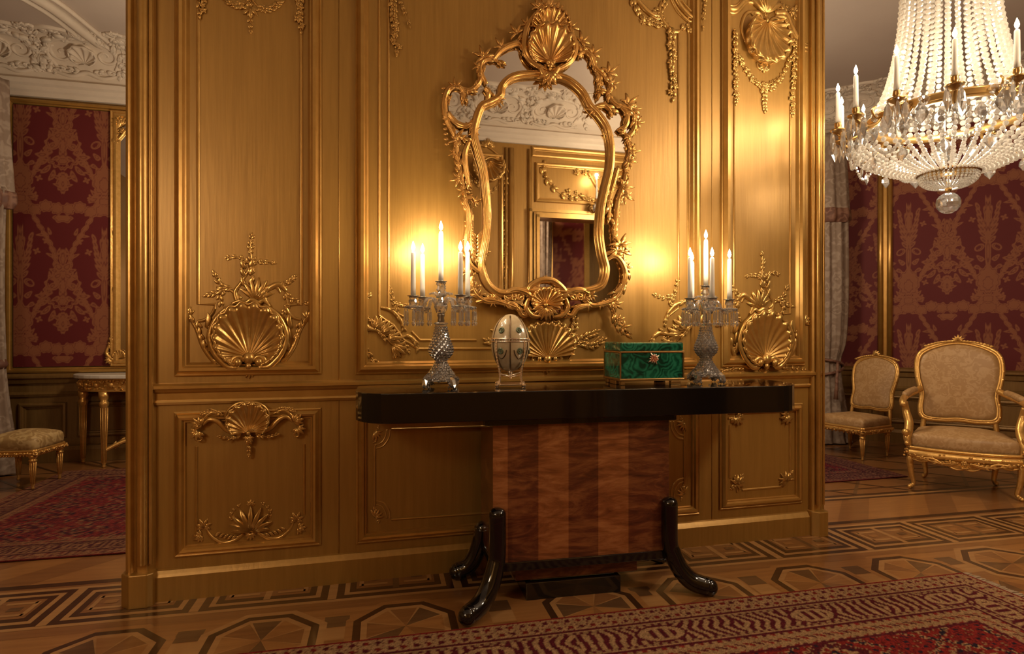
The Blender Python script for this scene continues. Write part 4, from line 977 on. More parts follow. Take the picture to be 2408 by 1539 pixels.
SEGS = [  # C and S scrolls that make up the outer member
 [(1286, 742), (1252, 738), (1232, 742), (1222, 728), (1206, 714), (1180, 710), (1160, 700), (1192, 690)], [(1186, 708), (1149, 710), (1122, 695), (1109, 668), (1112, 648)],
 [(1128, 640), (1106, 620), (1098, 590), (1098, 560), (1103, 520), (1100, 490), (1093, 468), (1110, 462)], [(1098, 478), (1088, 430), (1080, 390), (1074, 345), (1078, 320), (1092, 325)],
 [(1078, 345), (1066, 310), (1052, 282), (1046, 245), (1054, 212), (1072, 200), (1088, 210), (1092, 232)], [(1054, 262), (1070, 285), (1092, 295), (1112, 288)],
 [(1080, 202), (1106, 210), (1126, 194), (1134, 170), (1132, 150)], [(1146, 196), (1132, 168), (1136, 142), (1158, 136), (1172, 142)], [(1160, 140), (1176, 120), (1198, 106), (1222, 102), (1232, 118)],
 [(1215, 104), (1228, 84), (1250, 62), (1258, 70)], [(1318, 58), (1336, 74), (1352, 96), (1368, 116), (1366, 134)], [(1360, 130), (1376, 120), (1392, 132), (1402, 158), (1424, 176)],
 [(1408, 172), (1426, 178), (1438, 196), (1434, 214), (1416, 212)], [(1432, 205), (1436, 226), (1452, 244), (1478, 254), (1494, 272), (1494, 300), (1482, 318), (1470, 312)],
 [(1462, 250), (1476, 268), (1474, 292), (1462, 304)], [(1488, 306), (1480, 326), (1486, 350), (1478, 388), (1474, 412)], [(1476, 404), (1468, 436), (1456, 470), (1450, 510), (1447, 545), (1450, 580)],
 [(1428, 612), (1446, 602), (1462, 615), (1472, 642), (1466, 672), (1446, 690)], [(1424, 598), (1452, 592), (1470, 612), (1476, 640)], [(1472, 660), (1456, 696), (1430, 712), (1396, 718), (1378, 704)],
 [(1390, 718), (1360, 724), (1346, 742), (1330, 738)], [(1418, 708), (1440, 722), (1450, 748), (1458, 772), (1476, 784)], [(1120, 712), (1150, 704), (1190, 714), (1222, 726)],
 [(1105, 330), (1094, 360), (1096, 395), (1104, 440)], [(1112, 500), (1108, 540), (1112, 590), (1126, 618)], [(1456, 390), (1444, 430), (1434, 470), (1436, 520)],
 [(1140, 205), (1150, 216), (1146, 236)], [(1404, 160), (1412, 190), (1408, 214)], [(1400, 250), (1424, 246), (1440, 262)]]
for i, sg in enumerate(SEGS): o.scroll(neg(sg), 4.0, 3.5, h=4 + (i % 3) * 2, n=5, rm=7.2, prof=RIDGED)
mb.build('outer_scrolls', GOLDFRAME, MIR)
mb, o = po_new(-.034)
# leaf sprays at the joints, all round
TUFTS = [(1070, 198, 1.6, 16), (1052, 230, 2.8, 12), (1050, 272, 3.2, 12), (1136, 128, 1.9, 20), (1122, 152, 2.6, 14), (1176, 104, 2.2, 18), (1212, 72, 2.2, 18), (1236, 52, 2.4, 14), (1346, 58, .7, 16), (1372, 92, .7, 18), (1398, 122, .5, 18), (1436, 168, .6, 20), (1446, 196, .1, 14),
 (1482, 240, .7, 20), (1496, 256, .2, 15), (1504, 288, 0, 14), (1490, 356, .1, 16), (1486, 380, -.3, 14), (1068, 330, 3.4, 14), (1064, 360, 3.6, 12), (1076, 420, 3.4, 20), (1088, 450, 4.0, 16), (1472, 440, .0, 22), (1474, 462, -.6, 18), (1456, 500, .2, 10),
 (1462, 570, 1.2, 22), (1470, 590, .5, 18), (1452, 585, 1.9, 16), (1482, 630, 0, 12), (1452, 720, -.6, 16), (1440, 716, -2.0, 12), (1470, 770, .3, 16), (1462, 752, .5, 12), (1134, 604, 3.0, 16), (1140, 596, 4.2, 12), (1092, 640, 3.0, 12), (1116, 676, 2.6, 16), (1130, 690, 1.2, 14),
 (1158, 716, -2.0, 10), (1186, 716, -1.4, 10), (1384, 722, -1.4, 12), (1412, 722, -1.8, 10), (1240, 738, -1.6, 12), (1332, 742, -1.5, 12), (1098, 560, 3.6, 12), (1098, 520, 3.0, 10), (1178, 236, 5.3, 12), (1392, 262, 4.0, 14), (1394, 692, 1.0, 14), (1200, 692, 2.2, 14), (1120, 310, -.6, 14), (1436, 320, .4, 12), (1108, 300, 4.6, 14), (1124, 470, .3, 12), (1430, 452, 2.8, 12)]
for (x, y, a, r) in TUFTS:
    x -= 7 * cos(a); y += 7 * sin(a); r *= 1.2; [o.leaf(x, -y, a + q * .62 + R.uniform(-.12, .12), r * (1.25 - .14 * abs(q)) * R.uniform(.85, 1.15), r * .17, .3, q * .55, 4) for q in (-2, -1, 0, 1, 2)]; o.berry(x, -y, r * .14)
for i, sg in enumerate(SEGS):
    for sd in (1, -1): o.hug(neg(sg), 19, 3.8, 12, sd, .4, .35, R)
o.hug(neg(INNER), 15, 3.2, 17, 1, .4, .3, R)
# chevron of overlapping leaves on the left member and chain of leaves down both sides
for k in range(7):
    for sd in (1, -1): o.leaf(1122, -(558 + 9 * k), PI / 2 + sd * .95, 24, 5, .25, -sd * .5)
for k in range(10): o.leaf(1098 + 2 * k * .6, -(470 + 10 * k), -1.9, 16, 4, .3, .3)
for k in range(9): o.leaf(1453 - k * .5, -(482 + 10 * k), -1.1, 12, 3.2, .3, -.3)
for k in range(12): o.leaf(1050 + .2 * k * k * .3, -(205 + 12 * k), 2.9, 12, 4, .3, .4)
mb.build('foliage', GOLDFRAME, MIR)
# crest: two shells, one above the other, in a scrolled surround
mb, o = po_new(-.04)
o.shell(1293, -148, 1293, -112, 52, 52, -.04 * PI, 1.04 * PI, 13, 17, 3.4, rim=2.2, base=6, nt=9)
o.shell(1294, -78, 1294, -62, 44, 44, .08 * PI, .92 * PI, 11, 12, 3, rim=2.2, base=3, nt=8)
o.scroll(neg([(1262, 30), (1240, 66), (1234, 110), (1246, 140), (1272, 160), (1290, 168)]), 5, 4, h=6, rm=9, prof=RIDGED); o.scroll(neg([(1322, 34), (1340, 72), (1352, 110), (1342, 142), (1316, 160), (1294, 168)]), 5, 4, h=6, rm=9, prof=RIDGED)
o.scroll(neg([(1270, 160), (1276, 176), (1290, 188), (1302, 176), (1314, 158)]), 6, 6, h=8, rm=8)
for k, a in enumerate((-2.4, -1.95, -1.57, -1.2, -.75)): o.leaf(1291, -170, a, 34, 7, .3, (k - 2) * .2, 6)
for (x, y, r) in ((1286, 150, 6), (1299, 150, 6), (1291, 165, 5), (1250, 92, 4), (1338, 92, 4)): o.berry(x, -y, r, 14)
o.tuft(1288, -18, PI / 2, 7, 2.6, 36, 6); o.tuft(1270, -14, 2.4, 4, 1.6, 26, 5); o.tuft(1308, -20, .8, 4, 1.6, 24, 5)
for x in range(1258, 1335, 11): o.leaf(x, -(56 - .02 * (44 - abs(x - 1294)) ** 2), PI / 2 - (x - 1294) * .02, 12, 3.4, .3, 0, 6)
o.berry(1293, -150, 13, 6); o.palm(1293, -158, PI / 2, 2.2, 7, 22, 5, .3)
mb.build('crest_shells', GOLDFRAME, MIR)
mb, o = po_new(-.038)
o.scroll(neg([(1240, 700), (1246, 676), (1266, 662), (1284, 658), (1304, 662), (1326, 680), (1338, 700)]), 4, 4, h=6, rm=8, prof=RIDGED); o.scroll(neg([(1246, 700), (1238, 722), (1252, 742), (1274, 744)]), 5, 4, h=4, rm=7); o.scroll(neg([(1330, 700), (1336, 724), (1322, 742), (1300, 746)]), 5, 4, h=4, rm=7)
o.shell(1283, -716, 1286, -706, 36, 30, -.1 * PI, 1.1 * PI, 13, 9, 3, rim=0, base=8, nt=7)
for k in range(9): o.leaf(1284, -722, -PI + .2 + k * (PI - .4) / 8, 34, 6, .25, 0, 3)
o.berry(1282, -718, 6, 12); o.tuft(1286, -664, PI / 2, 7, 2.6, 18, 4); o.tuft(1262, -678, 1.9, 4, 1.6, 16, 4); o.tuft(1312, -676, 1.2, 4, 1.6, 16, 4)
for x in (1200, 1218, 1356, 1374): o.shell(x, -706, x, -700, 14, 10, 0, PI, 5, 3, 1.5, rim=1.4, base=4, nt=4)
o.scroll(neg([(1192, 690), (1212, 682), (1236, 688), (1252, 700)]), 5, 5, h=6, rm=8, prof=RIDGED); o.scroll(neg([(1322, 700), (1342, 686), (1366, 682), (1386, 692)]), 5, 5, h=6, rm=8, prof=RIDGED)
mb.build('lower_shell', GOLDFRAME, MIR)
# ------------------------------------------------------------------ black console table
TZ = .85
TA = math.radians(11.6)
p0 = atY(860, 928, F * (H - TZ) / (928 - HY)); PT = Plane((p0.x, p0.y, 0), TA)
TABLE = thing('console_table', 'black lacquered console table with a striped figured wood cabinet base and curved black legs', 'table', PT.o, TA)
TL0, TL1, TD = -.045, 1.853, .37
def rrect(x0, x1, y0, y1, rf, rb, n=9):
    out = []
    for cx, cy, r, a in ((x0 + rf, y0 + rf, rf, PI), (x1 - rf, y0 + rf, rf, 1.5 * PI), (x1 - rb, y1 - rb, rb, 0), (x0 + rb, y1 - rb, rb, .5 * PI)):
        for k in range(n): t = a + PI / 2 * k / (n - 1); out.append((cx + r * cos(t), cy + r * sin(t)))
    return out
b = MB(); b.prism(rrect(TL0, TL1, 0, TD, .16, .05), TZ - .112, TZ); b.build('tabletop', LACQUER, TABLE, bevel=.003)
ca = PT.loc(atY(1160, 1000, 2.32)); cx0 = ca.x; cy0 = .055; cx1 = PT.px(1573, 1100, cy0)[0]; cy1 = TD - .005
zb0 = .172
b = MB(); b.prism(rrect(cx0 - .04, cx1 + .03, cy0 - .025, cy1, .02, .01, 3), TZ - .135, TZ - .108); b.build('neck', LACQUER, TABLE)
b = MB(); edges = [cx0] + [PT.px(x, 1150, cy0)[0] for x in (1194, 1266, 1337, 1407, 1478)] + [cx1]
zt_ = TZ - .135
for k in range(6):
    a, c = edges[k], edges[k + 1]; mm = 1 if k in (0, 2, 4) else 0
    b.add([(a, cy0, zb0), (c, cy0, zb0), (c, cy0, zt_), (a, cy0, zt_)], [(0, 1, 2, 3)], mm, False)
b.add([(cx0, cy0, zb0), (cx0, cy1, zb0), (cx0, cy1, zt_), (cx0, cy0, zt_), (cx1, cy0, zb0), (cx1, cy1, zb0), (cx1, cy1, zt_), (cx1, cy0, zt_)],
      [(0, 1, 2, 3), (4, 7, 6, 5), (1, 5, 6, 2), (0, 4, 5, 1), (3, 2, 6, 7)], 0, False)
b.build('cabinet_body', [VEN_D, VEN_L], TABLE, fix=True)
b = MB(); b.box(cx0 - .004, cx1 + .004, cy0 - .006, cy1, zb0 - .035, zb0); b.build('bottom_rail', LACQUER, TABLE, bevel=.003)
b = MB(); b.box(cx0 + .10, cx1 - .12, cy0 + .05, cy1 - .03, .075, zb0 - .035); b.build('under_shelf', VEN_D, TABLE, bevel=.002)
b = MB(); b.box(cx0 + .14, cx1 - .20, cy0 + .03, cy1 - .05, 0, .07); b.box(cx0 + .16, cx1 - .22, cy0 + .05, cy1 - .07, .07, .076); b.build('plinth_block', LACQUER, TABLE, bevel=.003)
def sabre(cx, cy, sx, sy, top=.395):
    mb = MB()
    path = [(0, 0, top), (0, 0, top - .05), (0, 0, .22), (sx * .012, sy * .012, .17), (sx * .045, sy * .045, .105), (sx * .095, sy * .095, .058), (sx * .145, sy * .145, .042), (sx * .165, sy * .165, .040), (sx * .178, sy * .178, .038)]
    q = smooth_pts([(cx + x, cy + y, z) for x, y, z in path], 5)
    L = len(q); rr = [.034 + .004 * sin(PI * min(1, max(0, (i / L - .3) / .7))) for i in range(L)]
    rr[0] = .012; rr[1] = .024; rr[2] = .031; rr[-1] = .014; rr[-2] = .028; rr[-3] = .034
    rr = [min(r, p.z - .0005) if p.z < .045 else r for r, p in zip(rr, q)]
    mb.tube(q, rr, 14); e = q[-2]; mb.ball((e.x, e.y, .036), .0355, a=8, b=14); return mb
LEGS = [(cx0 + .014, cy0 - .018, -.74, -.60), (cx1 - .004, cy0 - .014, .82, -.34), (cx0 + .0, cy1 - .03, -.62, .05), (cx1, cy1 - .03, .6, .05)]
for i, (x, y, sx, sy) in enumerate(LEGS): sabre(x, y, sx, sy, .395 if i < 2 else .25).build('leg', LACQUER, TABLE)
# ------------------------------------------------------------------ candles
def candle_mesh(hh, r=.0105):
    b = MB(); b.lathe([(r * 1.0, 0), (r, hh * .2), (r * .88, hh * .96), (r * .6, hh), (.001, hh + .001)], 14); return b
def flame_mesh(s=1.0):
    b = MB(); b.lathe([(.001, 0), (.0045 * s, .004 * s), (.0065 * s, .011 * s), (.005 * s, .019 * s), (.002 * s, .027 * s), (.0005, .032 * s)], 10); return b
LIGHTS = []
def lamp(p, e, r=.012, col=(1, .79, .54), name='flame_light', parent=None):
    l = bpy.data.lights.new(name, 'POINT'); l.energy = e; l.shadow_soft_size = r; l.color = col
    o = bpy.data.objects.new(name, l); COL.objects.link(o); o.location = p
    return o
FM = flame_mesh(1.25).mesh('flame', FLAME)
def candle(p, hh, label, group, e=1.1, r=.0105):
    c = candle_mesh(hh, r).build('candle', WAX, loc=p); tag(c, label, 'candle', group)
    f = bpy.data.objects.new('flame', FM); COL.objects.link(f); f.parent = c; f.location = (0, 0, hh + .0035); f.visible_shadow = True
    w = MB(); w.lathe([(.0009, -.002), (.0009, .008)], 6); wk = w.build('wick', METALDARK, c, loc=(0, 0, hh))
    lamp((p[0], p[1], p[2] + hh + .046), e)
    return c
# ------------------------------------------------------------------ crystal candelabra
def candelabrum(base, rz, azs, label, cup_tops, names):
    """azs: bearings of the four arms"""
    T = thing('candelabrum', label, 'candelabrum', base, rz)
    s = MB()                                                   # faceted stem
    s.lathe([(.050, .052), (.046, .060), (.036, .075), (.028, .09), (.024, .10), (.026, .106), (.022, .112), (.030, .122), (.041, .138), (.045, .155), (.042, .172), (.034, .195), (.027, .222), (.023, .25), (.024, .258), (.030, .262), (.022, .268)], 14, smooth=False)
    R = random.Random(3)
    for k in range(18 * 13):                                   # rows of cut diamonds over the surface
        z = .062 + (k // 13) * .0108; a = 2 * PI * ((k % 13) + .5 * ((k // 13) % 2)) / 13
        rr = np.interp(z, [.052, .075, .1, .112, .138, .155, .172, .195, .222, .25], [.05, .036, .024, .022, .041, .045, .042, .034, .027, .023])
        s.ball((rr * cos(a), rr * sin(a), z), max(.0042, rr * .24), 0, a=2, b=4, smooth=False)
    s.build('stem', CRYSTAL, T)
    b = MB()                                                   # bell foot on four arched legs
    b.lathe([(.070, .030), (.066, .042), (.055, .054), (.044, .064)], 16, smooth=False)
    for k in range(150):
        z = R.uniform(.03, .062); a = R.uniform(0, 2 * PI); rr = np.interp(z, [.03, .042, .064], [.071, .066, .045]); b.ball((rr * cos(a), rr * sin(a), z), R.uniform(.0045, .0075), 0, a=2, b=5, smooth=False)
    b.build('foot', CRYSTAL, T)
    for k in range(4):
        a = PI / 4 + k * PI / 2; l = MB()
        l.tube([(.055 * cos(a), .055 * sin(a), .036), (.074 * cos(a), .074 * sin(a), .028), (.080 * cos(a), .080 * sin(a), .012), (.086 * cos(a), .086 * sin(a), .004)], [.014, .016, .014, .004], 7, smooth=False)
        for j in range(16): l.ball((R.uniform(.058, .088) * cos(a + R.uniform(-.16, .16)), R.uniform(.058, .088) * sin(a + R.uniform(-.16, .16)), R.uniform(.006, .034)), .006, 0, a=2, b=5, smooth=False)
        l.build('leg', CRYSTAL, T)
    c = MB(); c.lathe([(.013, .266), (.015, .274), (.012, .285), (.016, .296), (.014, .305)], 12); c.build('collar', METALDARK, T)
    h = MB(); h.lathe([(.016, .304), (.024, .318), (.028, .332), (.022, .345), (.012, .356), (.010, .368), (.015, .376), (.013, .39), (.017, .40), (.015, .415), (.019, .430)], 10, smooth=False)
    for k in range(40): z = R.uniform(.305, .43); a = R.uniform(0, 6.28); h.ball((.017 * cos(a), .017 * sin(a), z), .005, 0, a=2, b=5, smooth=False)
    h.build('upper_stem', CRYSTAL, T)
    def cup(x, y, z, nm):
        q = MB(); q.lathe([(.010, -.004), (.013, -.002), (.0245, .001), (.0245, .003), (.013, .004), (.012, 0.0045)], 16, (x, y, z)); q.build('candle_cup_rim', METALDARK, T)
    cup(0, 0, .432, 'c')
    fl = MB()
    for k in range(8): a = k * PI / 4; fl.tube([(.014 * cos(a), .014 * sin(a), .372), (.03 * cos(a), .03 * sin(a), .388), (.044 * cos(a), .044 * sin(a), .384)], [.003, .004, .002], 5); fl.ball((.045 * cos(a), .045 * sin(a), .383), .0055, a=3, b=5, smooth=False)
    fl.build('leaf_corona', CRYSTAL, T)
    arm = None
    for k, az in enumerate(azs):
        RA = .112; x, y = RA * cos(az), RA * sin(az)
        a = MB(); q = smooth_pts([(.018, 0, .335), (.035, 0, .362), (.058, 0, .358), (.075, 0, .325), (.095, 0, .312), (RA, 0, .322)], 5)
        a.tube(q, [.0075] * len(q), 6, smooth=False); ao = a.build('arm', CRYSTAL, T, rz=az)
        bo = MB(); bo.lathe([(.010, .318), (.032, .324), (.036, .330), (.032, .333), (.014, .336), (.017, .348), (.014, .36), (.018, .37)], 12, (x, y, 0), smooth=False)
        for j in range(22): t = R.uniform(0, 6.28); bo.ball((x + .033 * cos(t), y + .033 * sin(t), .328), .005, 0, a=2, b=5, smooth=False)
        for j in range(14): t = R.uniform(0, 6.28); bo.ball((x + .016 * cos(t), y + .016 * sin(t), R.uniform(.338, .37)), .0045, 0, a=2, b=5, smooth=False)
        bo.build('drip_pan', CRYSTAL, T); cup(x, y, .372, k)
        pr = None
        for j in range(8):
            t = j * PI / 4 + .2; pxx, pyy = x + .034 * cos(t), y + .034 * sin(t)
            if pr is None:
                d = MB(); d.ball((0, 0, -.006), .0035, a=3, b=6, smooth=False); d.lathe([(.0012, -.010), (.0042, -.016), (.0048, -.048), (.0035, -.053)], 5, smooth=False); d.lathe([(.001, -.053), (.0062, -.060), (.0062, -.064), (.001, -.074)], 6, smooth=False)
                pr = d.build('prism_drop', DROP, T, loc=(pxx, pyy, .326))
            else: copy_part(pr, T, (pxx, pyy, .326))
    M = Matrix.Translation(base) @ Matrix.Rotation(rz, 4, 'Z')
    tops = [(0, 0, .4335)] + [(.112 * cos(a), .112 * sin(a), .3735) for a in azs]
    for k, t in enumerate(tops):
        p = M @ Vector(t); candle(p, cup_tops[k], names[k][0], names[k][1])
    return T
def on_table(px, Y): return Vector(((px - CX) / F * Y, Y, TZ))
D = math.radians
bl = on_table(1037, 2.43); br = on_table(1660, 2.66)
# which candle stands where, seen from the camera (bearing 0 = to the right, -90 = towards the viewer)
g1, g2 = 'candles of the left candelabrum', 'candles of the right candelabrum'
candelabrum(bl, 0, [D(194), D(140), D(-40), D(18)], 'crystal candelabrum with five lit candles left of the jewelled egg', [.205, .178, .183, .172, .187],
    [('tall central lit candle of the candelabrum left of the egg', g1), ('outermost left lit candle of the candelabrum left of the egg', g1), ('lit candle just behind the outermost left one, candelabrum left of the egg', g1), ('shorter lit candle right of the centre, candelabrum left of the egg', g1), ('outermost right lit candle of the candelabrum left of the egg, before the mirror frame', g1)])
candelabrum(br, 0, [D(216), D(105), D(-95), D(8)], 'crystal candelabrum with five lit candles behind the green box', [.208, .180, .182, .174, .184],
    [('tall central lit candle of the candelabrum behind the green box', g2), ('outermost left lit candle of the candelabrum behind the green box', g2), ('second lit candle from the left of the candelabrum behind the green box', g2), ('lit candle just right of the tall one, candelabrum behind the green box', g2), ('outermost right lit candle of the candelabrum behind the green box', g2)])
# ------------------------------------------------------------------ jewelled egg
ep = on_table(1200, 2.50); EGG = thing('jewelled_egg', 'cream enamelled egg with gilt ribs on a beaded four-legged stand', 'ornament', ep, D(8))
ez0, ez1, er = .062, .303, .081
def egg_r(z):
    t = (z - ez0) / (ez1 - ez0); zc = .47
    return er * (math.sqrt(max(0, 1 - ((zc - t) / zc) ** 2)) if t < zc else max(0, 1 - ((t - zc) / (1 - zc)) ** 2) ** .5)
b = MB(); N = 26; b.lathe([(egg_r(ez0 + (ez1 - ez0) * (.5 - .5 * cos(PI * k / N))), ez0 + (ez1 - ez0) * (.5 - .5 * cos(PI * k / N))) for k in range(N + 1)], 40); b.build('shell', ENAMEL, EGG)
zq = ez0 + .55 * (ez1 - ez0)
for dz in (.006, -.006): b = MB(); b.tube([(egg_r(zq) * 1.01 * cos(a), egg_r(zq) * 1.01 * sin(a), zq + dz) for a in np.linspace(0, 2 * PI, 49)[:-1]], .0026, 6, closed=True); b.build('girdle', SILVERGILT, EGG)
for k in range(6):
    a = D(-98) + k * PI / 3; b = MB(); b.tube([(egg_r(z) * 1.004 * cos(a), egg_r(z) * 1.004 * sin(a), z) for z in [ez0 + .012 + (ez1 - ez0 - .02) * i / 24 for i in range(25)]], .0026, 6)
    b.build('rib', BAND, EGG)
def onegg(a, z, off=1.0): return Vector((egg_r(z) * off * cos(a), egg_r(z) * off * sin(a), z))
for a in (D(-68), D(-128), D(-8)):
    for z in (.235, .150):
        b = MB(); c = onegg(a, z, 1.0); nrm = Vector((cos(a), sin(a), .35 * (1 if z > .18 else -.2))).normalized(); t1 = Vector((-sin(a), cos(a), 0)); t2 = nrm.cross(t1)
        b.tube([c + (t1 * cos(q) + t2 * sin(q)) * .0105 for q in np.linspace(0, 2 * PI, 20)[:-1]], .0032, 5, closed=True)
        for q in range(9): b.ball(c + (t1 * cos(q * 2.4) + t2 * sin(q * 2.4)) * (.0022 * (q % 4 + .4)), .0034, a=3, b=5)
        b.build('medallion', GREENSTONE, EGG)
    b = MB(); b.tube(smooth_pts([onegg(a - .33, .155, 1.006), onegg(a - .25, .135, 1.006), onegg(a, .118, 1.006), onegg(a + .25, .135, 1.006), onegg(a + .33, .155, 1.006)], 5), .0022, 5); b.build('swag', BAND, EGG)
b = MB()
for q in np.linspace(0, 2 * PI, 37)[:-1]: b.ball((egg_r(zq) * 1.02 * cos(q), egg_r(zq) * 1.02 * sin(q), zq), .0028, a=3, b=5)
b.build('pearl_band', SILVERGILT, EGG)
for k in range(4):
    a = D(-52) + k * PI / 2; b = MB()
    path = smooth_pts([(.082, .185), (.083, .15), (.076, .11), (.066, .075), (.062, .045), (.066, .02), (.078, .007)], 6)
    b.tube([(p.x * cos(a), p.x * sin(a), p.y) for p in [Vector((q[0], q[1])) for q in path]], .0035, 6)
    for i, p in enumerate(path[::1]): b.ball((p[0] * cos(a), p[0] * sin(a), p[1]), .0045 if i % 2 else .006, a=3, b=5, smooth=False)
    b.ball((.080 * cos(a), .080 * sin(a), .0085), .0085, a=4, b=6, smooth=False); b.build('leg', SILVERGILT, EGG)
    b = MB(); b.tube(smooth_pts([(.062 * cos(a), .062 * sin(a), .055), (.03 * cos(a + .5), .03 * sin(a + .5), .045), (0, 0, .04)], 5), .003, 5); b.build('stretcher', SILVERGILT, EGG)
b = MB(); b.lathe([(.004, .03), (.009, .04), (.006, .05), (.012, .058), (.010, .066)], 10); b.build('finial', SILVERGILT, EGG)
b = MB(); b.box(-.052, .052, -.052, .052, .008, .013); b.build('stand_plate', SILVERGILT, EGG, bevel=.002)
# ------------------------------------------------------------------ malachite casket
q0 = on_table(1459, 2.53); BA = D(12); BOX = thing('malachite_box', 'green malachite box with gilt edges and a jewelled clasp beside the right candelabrum', 'box', q0, BA)
bw, bd, bh = .292, .19, .183
b = MB(); b.box(.002, bw - .002, .002, bd - .002, .028, .138); b.build('body', MALACHITE, BOX, bevel=.002)
b = MB(); b.box(0, bw, 0, bd, .145, bh); b.build('lid', MALACHITE, BOX, bevel=.006)
b = MB(); b.box(-.002, bw + .002, -.002, bd + .002, .138, .145)
b.build('rim_band', BRASS, BOX, bevel=.001)
b = MB(); b.box(-.004, bw + .004, -.004, bd + .004, .017, .028)
b.build('base_band', BRASS, BOX, bevel=.002)
for (x, y) in ((0, 0), (bw, 0), (bw, bd), (0, bd)):
    b = MB(); b.box(x - .0025, x + .0025, y - .0025, y + .0025, .028, .138); b.build('corner_strip', BRASS, BOX)
for (x0, x1, y0, y1) in ((.004, .022, .0, .02), (bw - .06, bw - .012, .0, .02), (.004, .05, bd - .03, bd), (bw - .05, bw - .004, bd - .03, bd), (-.002, .016, .05, .12)):
    b = MB(); b.prism([(x0, y0), (x1, y0), (x1, y1), (x0, y1)], 0, .017); b.build('foot', BRASS, BOX, bevel=.003)
b = MB(); cxx, czz = bw * .52, .113
for k in range(12):
    a = k * PI / 6; r = .030 if k % 3 == 1 else .022
    b.tube([(cxx, -.002, czz), (cxx + r * .6 * cos(a), -.005, czz + r * .6 * sin(a)), (cxx + r * cos(a), -.003, czz + r * sin(a))], [.005, .0045, .0015], 6)
b.ball((cxx, -.003, czz), .014, sy=.4); b.build('clasp', SILVERGILT, BOX)
b = MB(); R = random.Random(2)
for k in range(15): a = k * 2.4; r = .0044 * math.sqrt(k); b.ball((cxx + r * cos(a), -.008, czz + r * sin(a)), .0042, sy=.8, a=3, b=6, smooth=False)
b.build('clasp_stones', RUBY, BOX)
# ------------------------------------------------------------------ crystal chandelier
Z0 = 1.645; CC = Vector((1.92, 2.62, 0)); CH = thing('chandelier', 'large crystal bead chandelier with gilt ring and lit candles at upper right', 'chandelier', (CC.x, CC.y, Z0))
zr_ = 2.02 - Z0; RR = .305
def strand(path, r0, r1, name, gap=1.02):
    mb = MB(); q = smooth_pts(path, 14); acc = 0.0; last = q[0]; L = sum((q[i + 1] - q[i]).length for i in range(len(q) - 1)); s = 0; nxt = 0
    for i in range(len(q) - 1):
        seg = (q[i + 1] - q[i]).length
        while nxt <= s + seg and seg > 0:
            p = q[i].lerp(q[i + 1], (nxt - s) / seg); t = nxt / L; r = r0 + (r1 - r0) * t
            mb.ball(p, r, 0, sy=1, a=4, b=6, smooth=False); nxt += 2 * r * gap
        s += seg
    return mb
top = 2.80 - Z0
cone = strand([(RR - .01, 0, zr_ + .02), (RR - .075, 0, zr_ + .17), (RR - .115, 0, zr_ + .36), (.175, 0, zr_ + .52), (.165, 0, top)], .0135, .0105, 'c')
o0 = cone.build('bead_strand', BEAD, CH)
NS = 34
for k in range(1, NS): copy_part(o0, CH, None, 2 * PI * k / NS)
# bowl: strands from under the ring to the bottom rosette
zb_ = 1.775 - Z0
bowl = strand([(RR + .015, 0, zr_ - .05), (RR + .06, 0, zr_ - .09), (RR + .03, 0, zr_ - .15), (.22, 0, zr_ - .215), (.115, 0, zb_ + .0)], .0125, .0065, 'b')
o1 = bowl.build('bowl_strand', BEAD, CH, rz=.03)
for k in range(1, 52): copy_part(o1, CH, None, .03 + 2 * PI * k / 52)
# lattice of pear crystals round the bowl's shoulder
d = MB(); d.lathe([(.001, -.085), (.022, -.062), (.030, -.045), (.022, -.02), (.001, .012)], 6, smooth=False, sy=.4); d.ball((0, 0, .018), .008, a=3, b=6, smooth=False)
pr = d.build('pear_crystal', DROP, CH, loc=(RR + .075, 0, zr_ - .03), rz=0)
for k in range(1, 18): a = 2 * PI * k / 18; copy_part(pr, CH, ((RR + .075) * cos(a), (RR + .075) * sin(a), zr_ - .03), a + PI / 2)
pr.rotation_euler = (0, 0, PI / 2)
d = MB(); d.lathe([(.001, -.03), (.020, -.008), (.024, .004), (.020, .016), (.001, .034)], 8, smooth=False, sy=.45)
pr = d.build('faceted_stone', DROP, CH, loc=((RR + .066) * cos(.17), (RR + .066) * sin(.17), zr_ - .10), rz=.17 + PI / 2)
for k in range(1, 18): a = .17 + 2 * PI * k / 18; copy_part(pr, CH, ((RR + .066) * cos(a), (RR + .066) * sin(a), zr_ - .10), a + PI / 2)
# swags of small beads across the bowl
sw = MB(); A = 2 * PI / 9
pts = []
for i in range(13):
    t = i / 12; a = A * (t - .5); dr = sin(PI * t); pts.append(((RR + .075 - .01 * dr) * cos(a), (RR + .075 - .01 * dr) * sin(a), zr_ - .03 - .16 * dr))
q = smooth_pts(pts, 2)
for i in range(0, len(q), 1): sw.ball(q[i], .0078, a=3, b=6, smooth=False)
so = sw.build('bead_swag', BEAD, CH)
for k in range(1, 9): copy_part(so, CH, None, A * k)
# ring
b = MB(); n = 64; prof = [(RR - .012, -.018), (RR + .012, -.018), (RR + .018, -.008), (RR + .010, 0), (RR + .018, .010), (RR + .010, .020), (RR - .012, .020)]
vs = [(r * cos(2 * PI * k / n), r * sin(2 * PI * k / n), zr_ + z) for k in range(n) for r, z in prof]; m_ = len(prof)
b.add(vs, [(k * m_ + i, k * m_ + (i + 1) % m_, ((k + 1) % n) * m_ + (i + 1) % m_, ((k + 1) % n) * m_ + i) for k in range(n) for i in range(m_)], 0, True); b.build('ring', BRASS, CH)
ro = MB(); ro.lathe([(.001, .026), (.016, .02), (.02, .008), (.012, 0)], 7, smooth=False)
r1 = ro.build('crystal_rosette', DROP, CH, loc=(RR + .006, 0, zr_)); r1.rotation_euler = (0, PI / 2, 0)
for k in range(1, 18): a = 2 * PI * k / 18; c = copy_part(r1, CH, ((RR + .006) * cos(a), (RR + .006) * sin(a), zr_)); c.rotation_euler = (0, PI / 2, a)
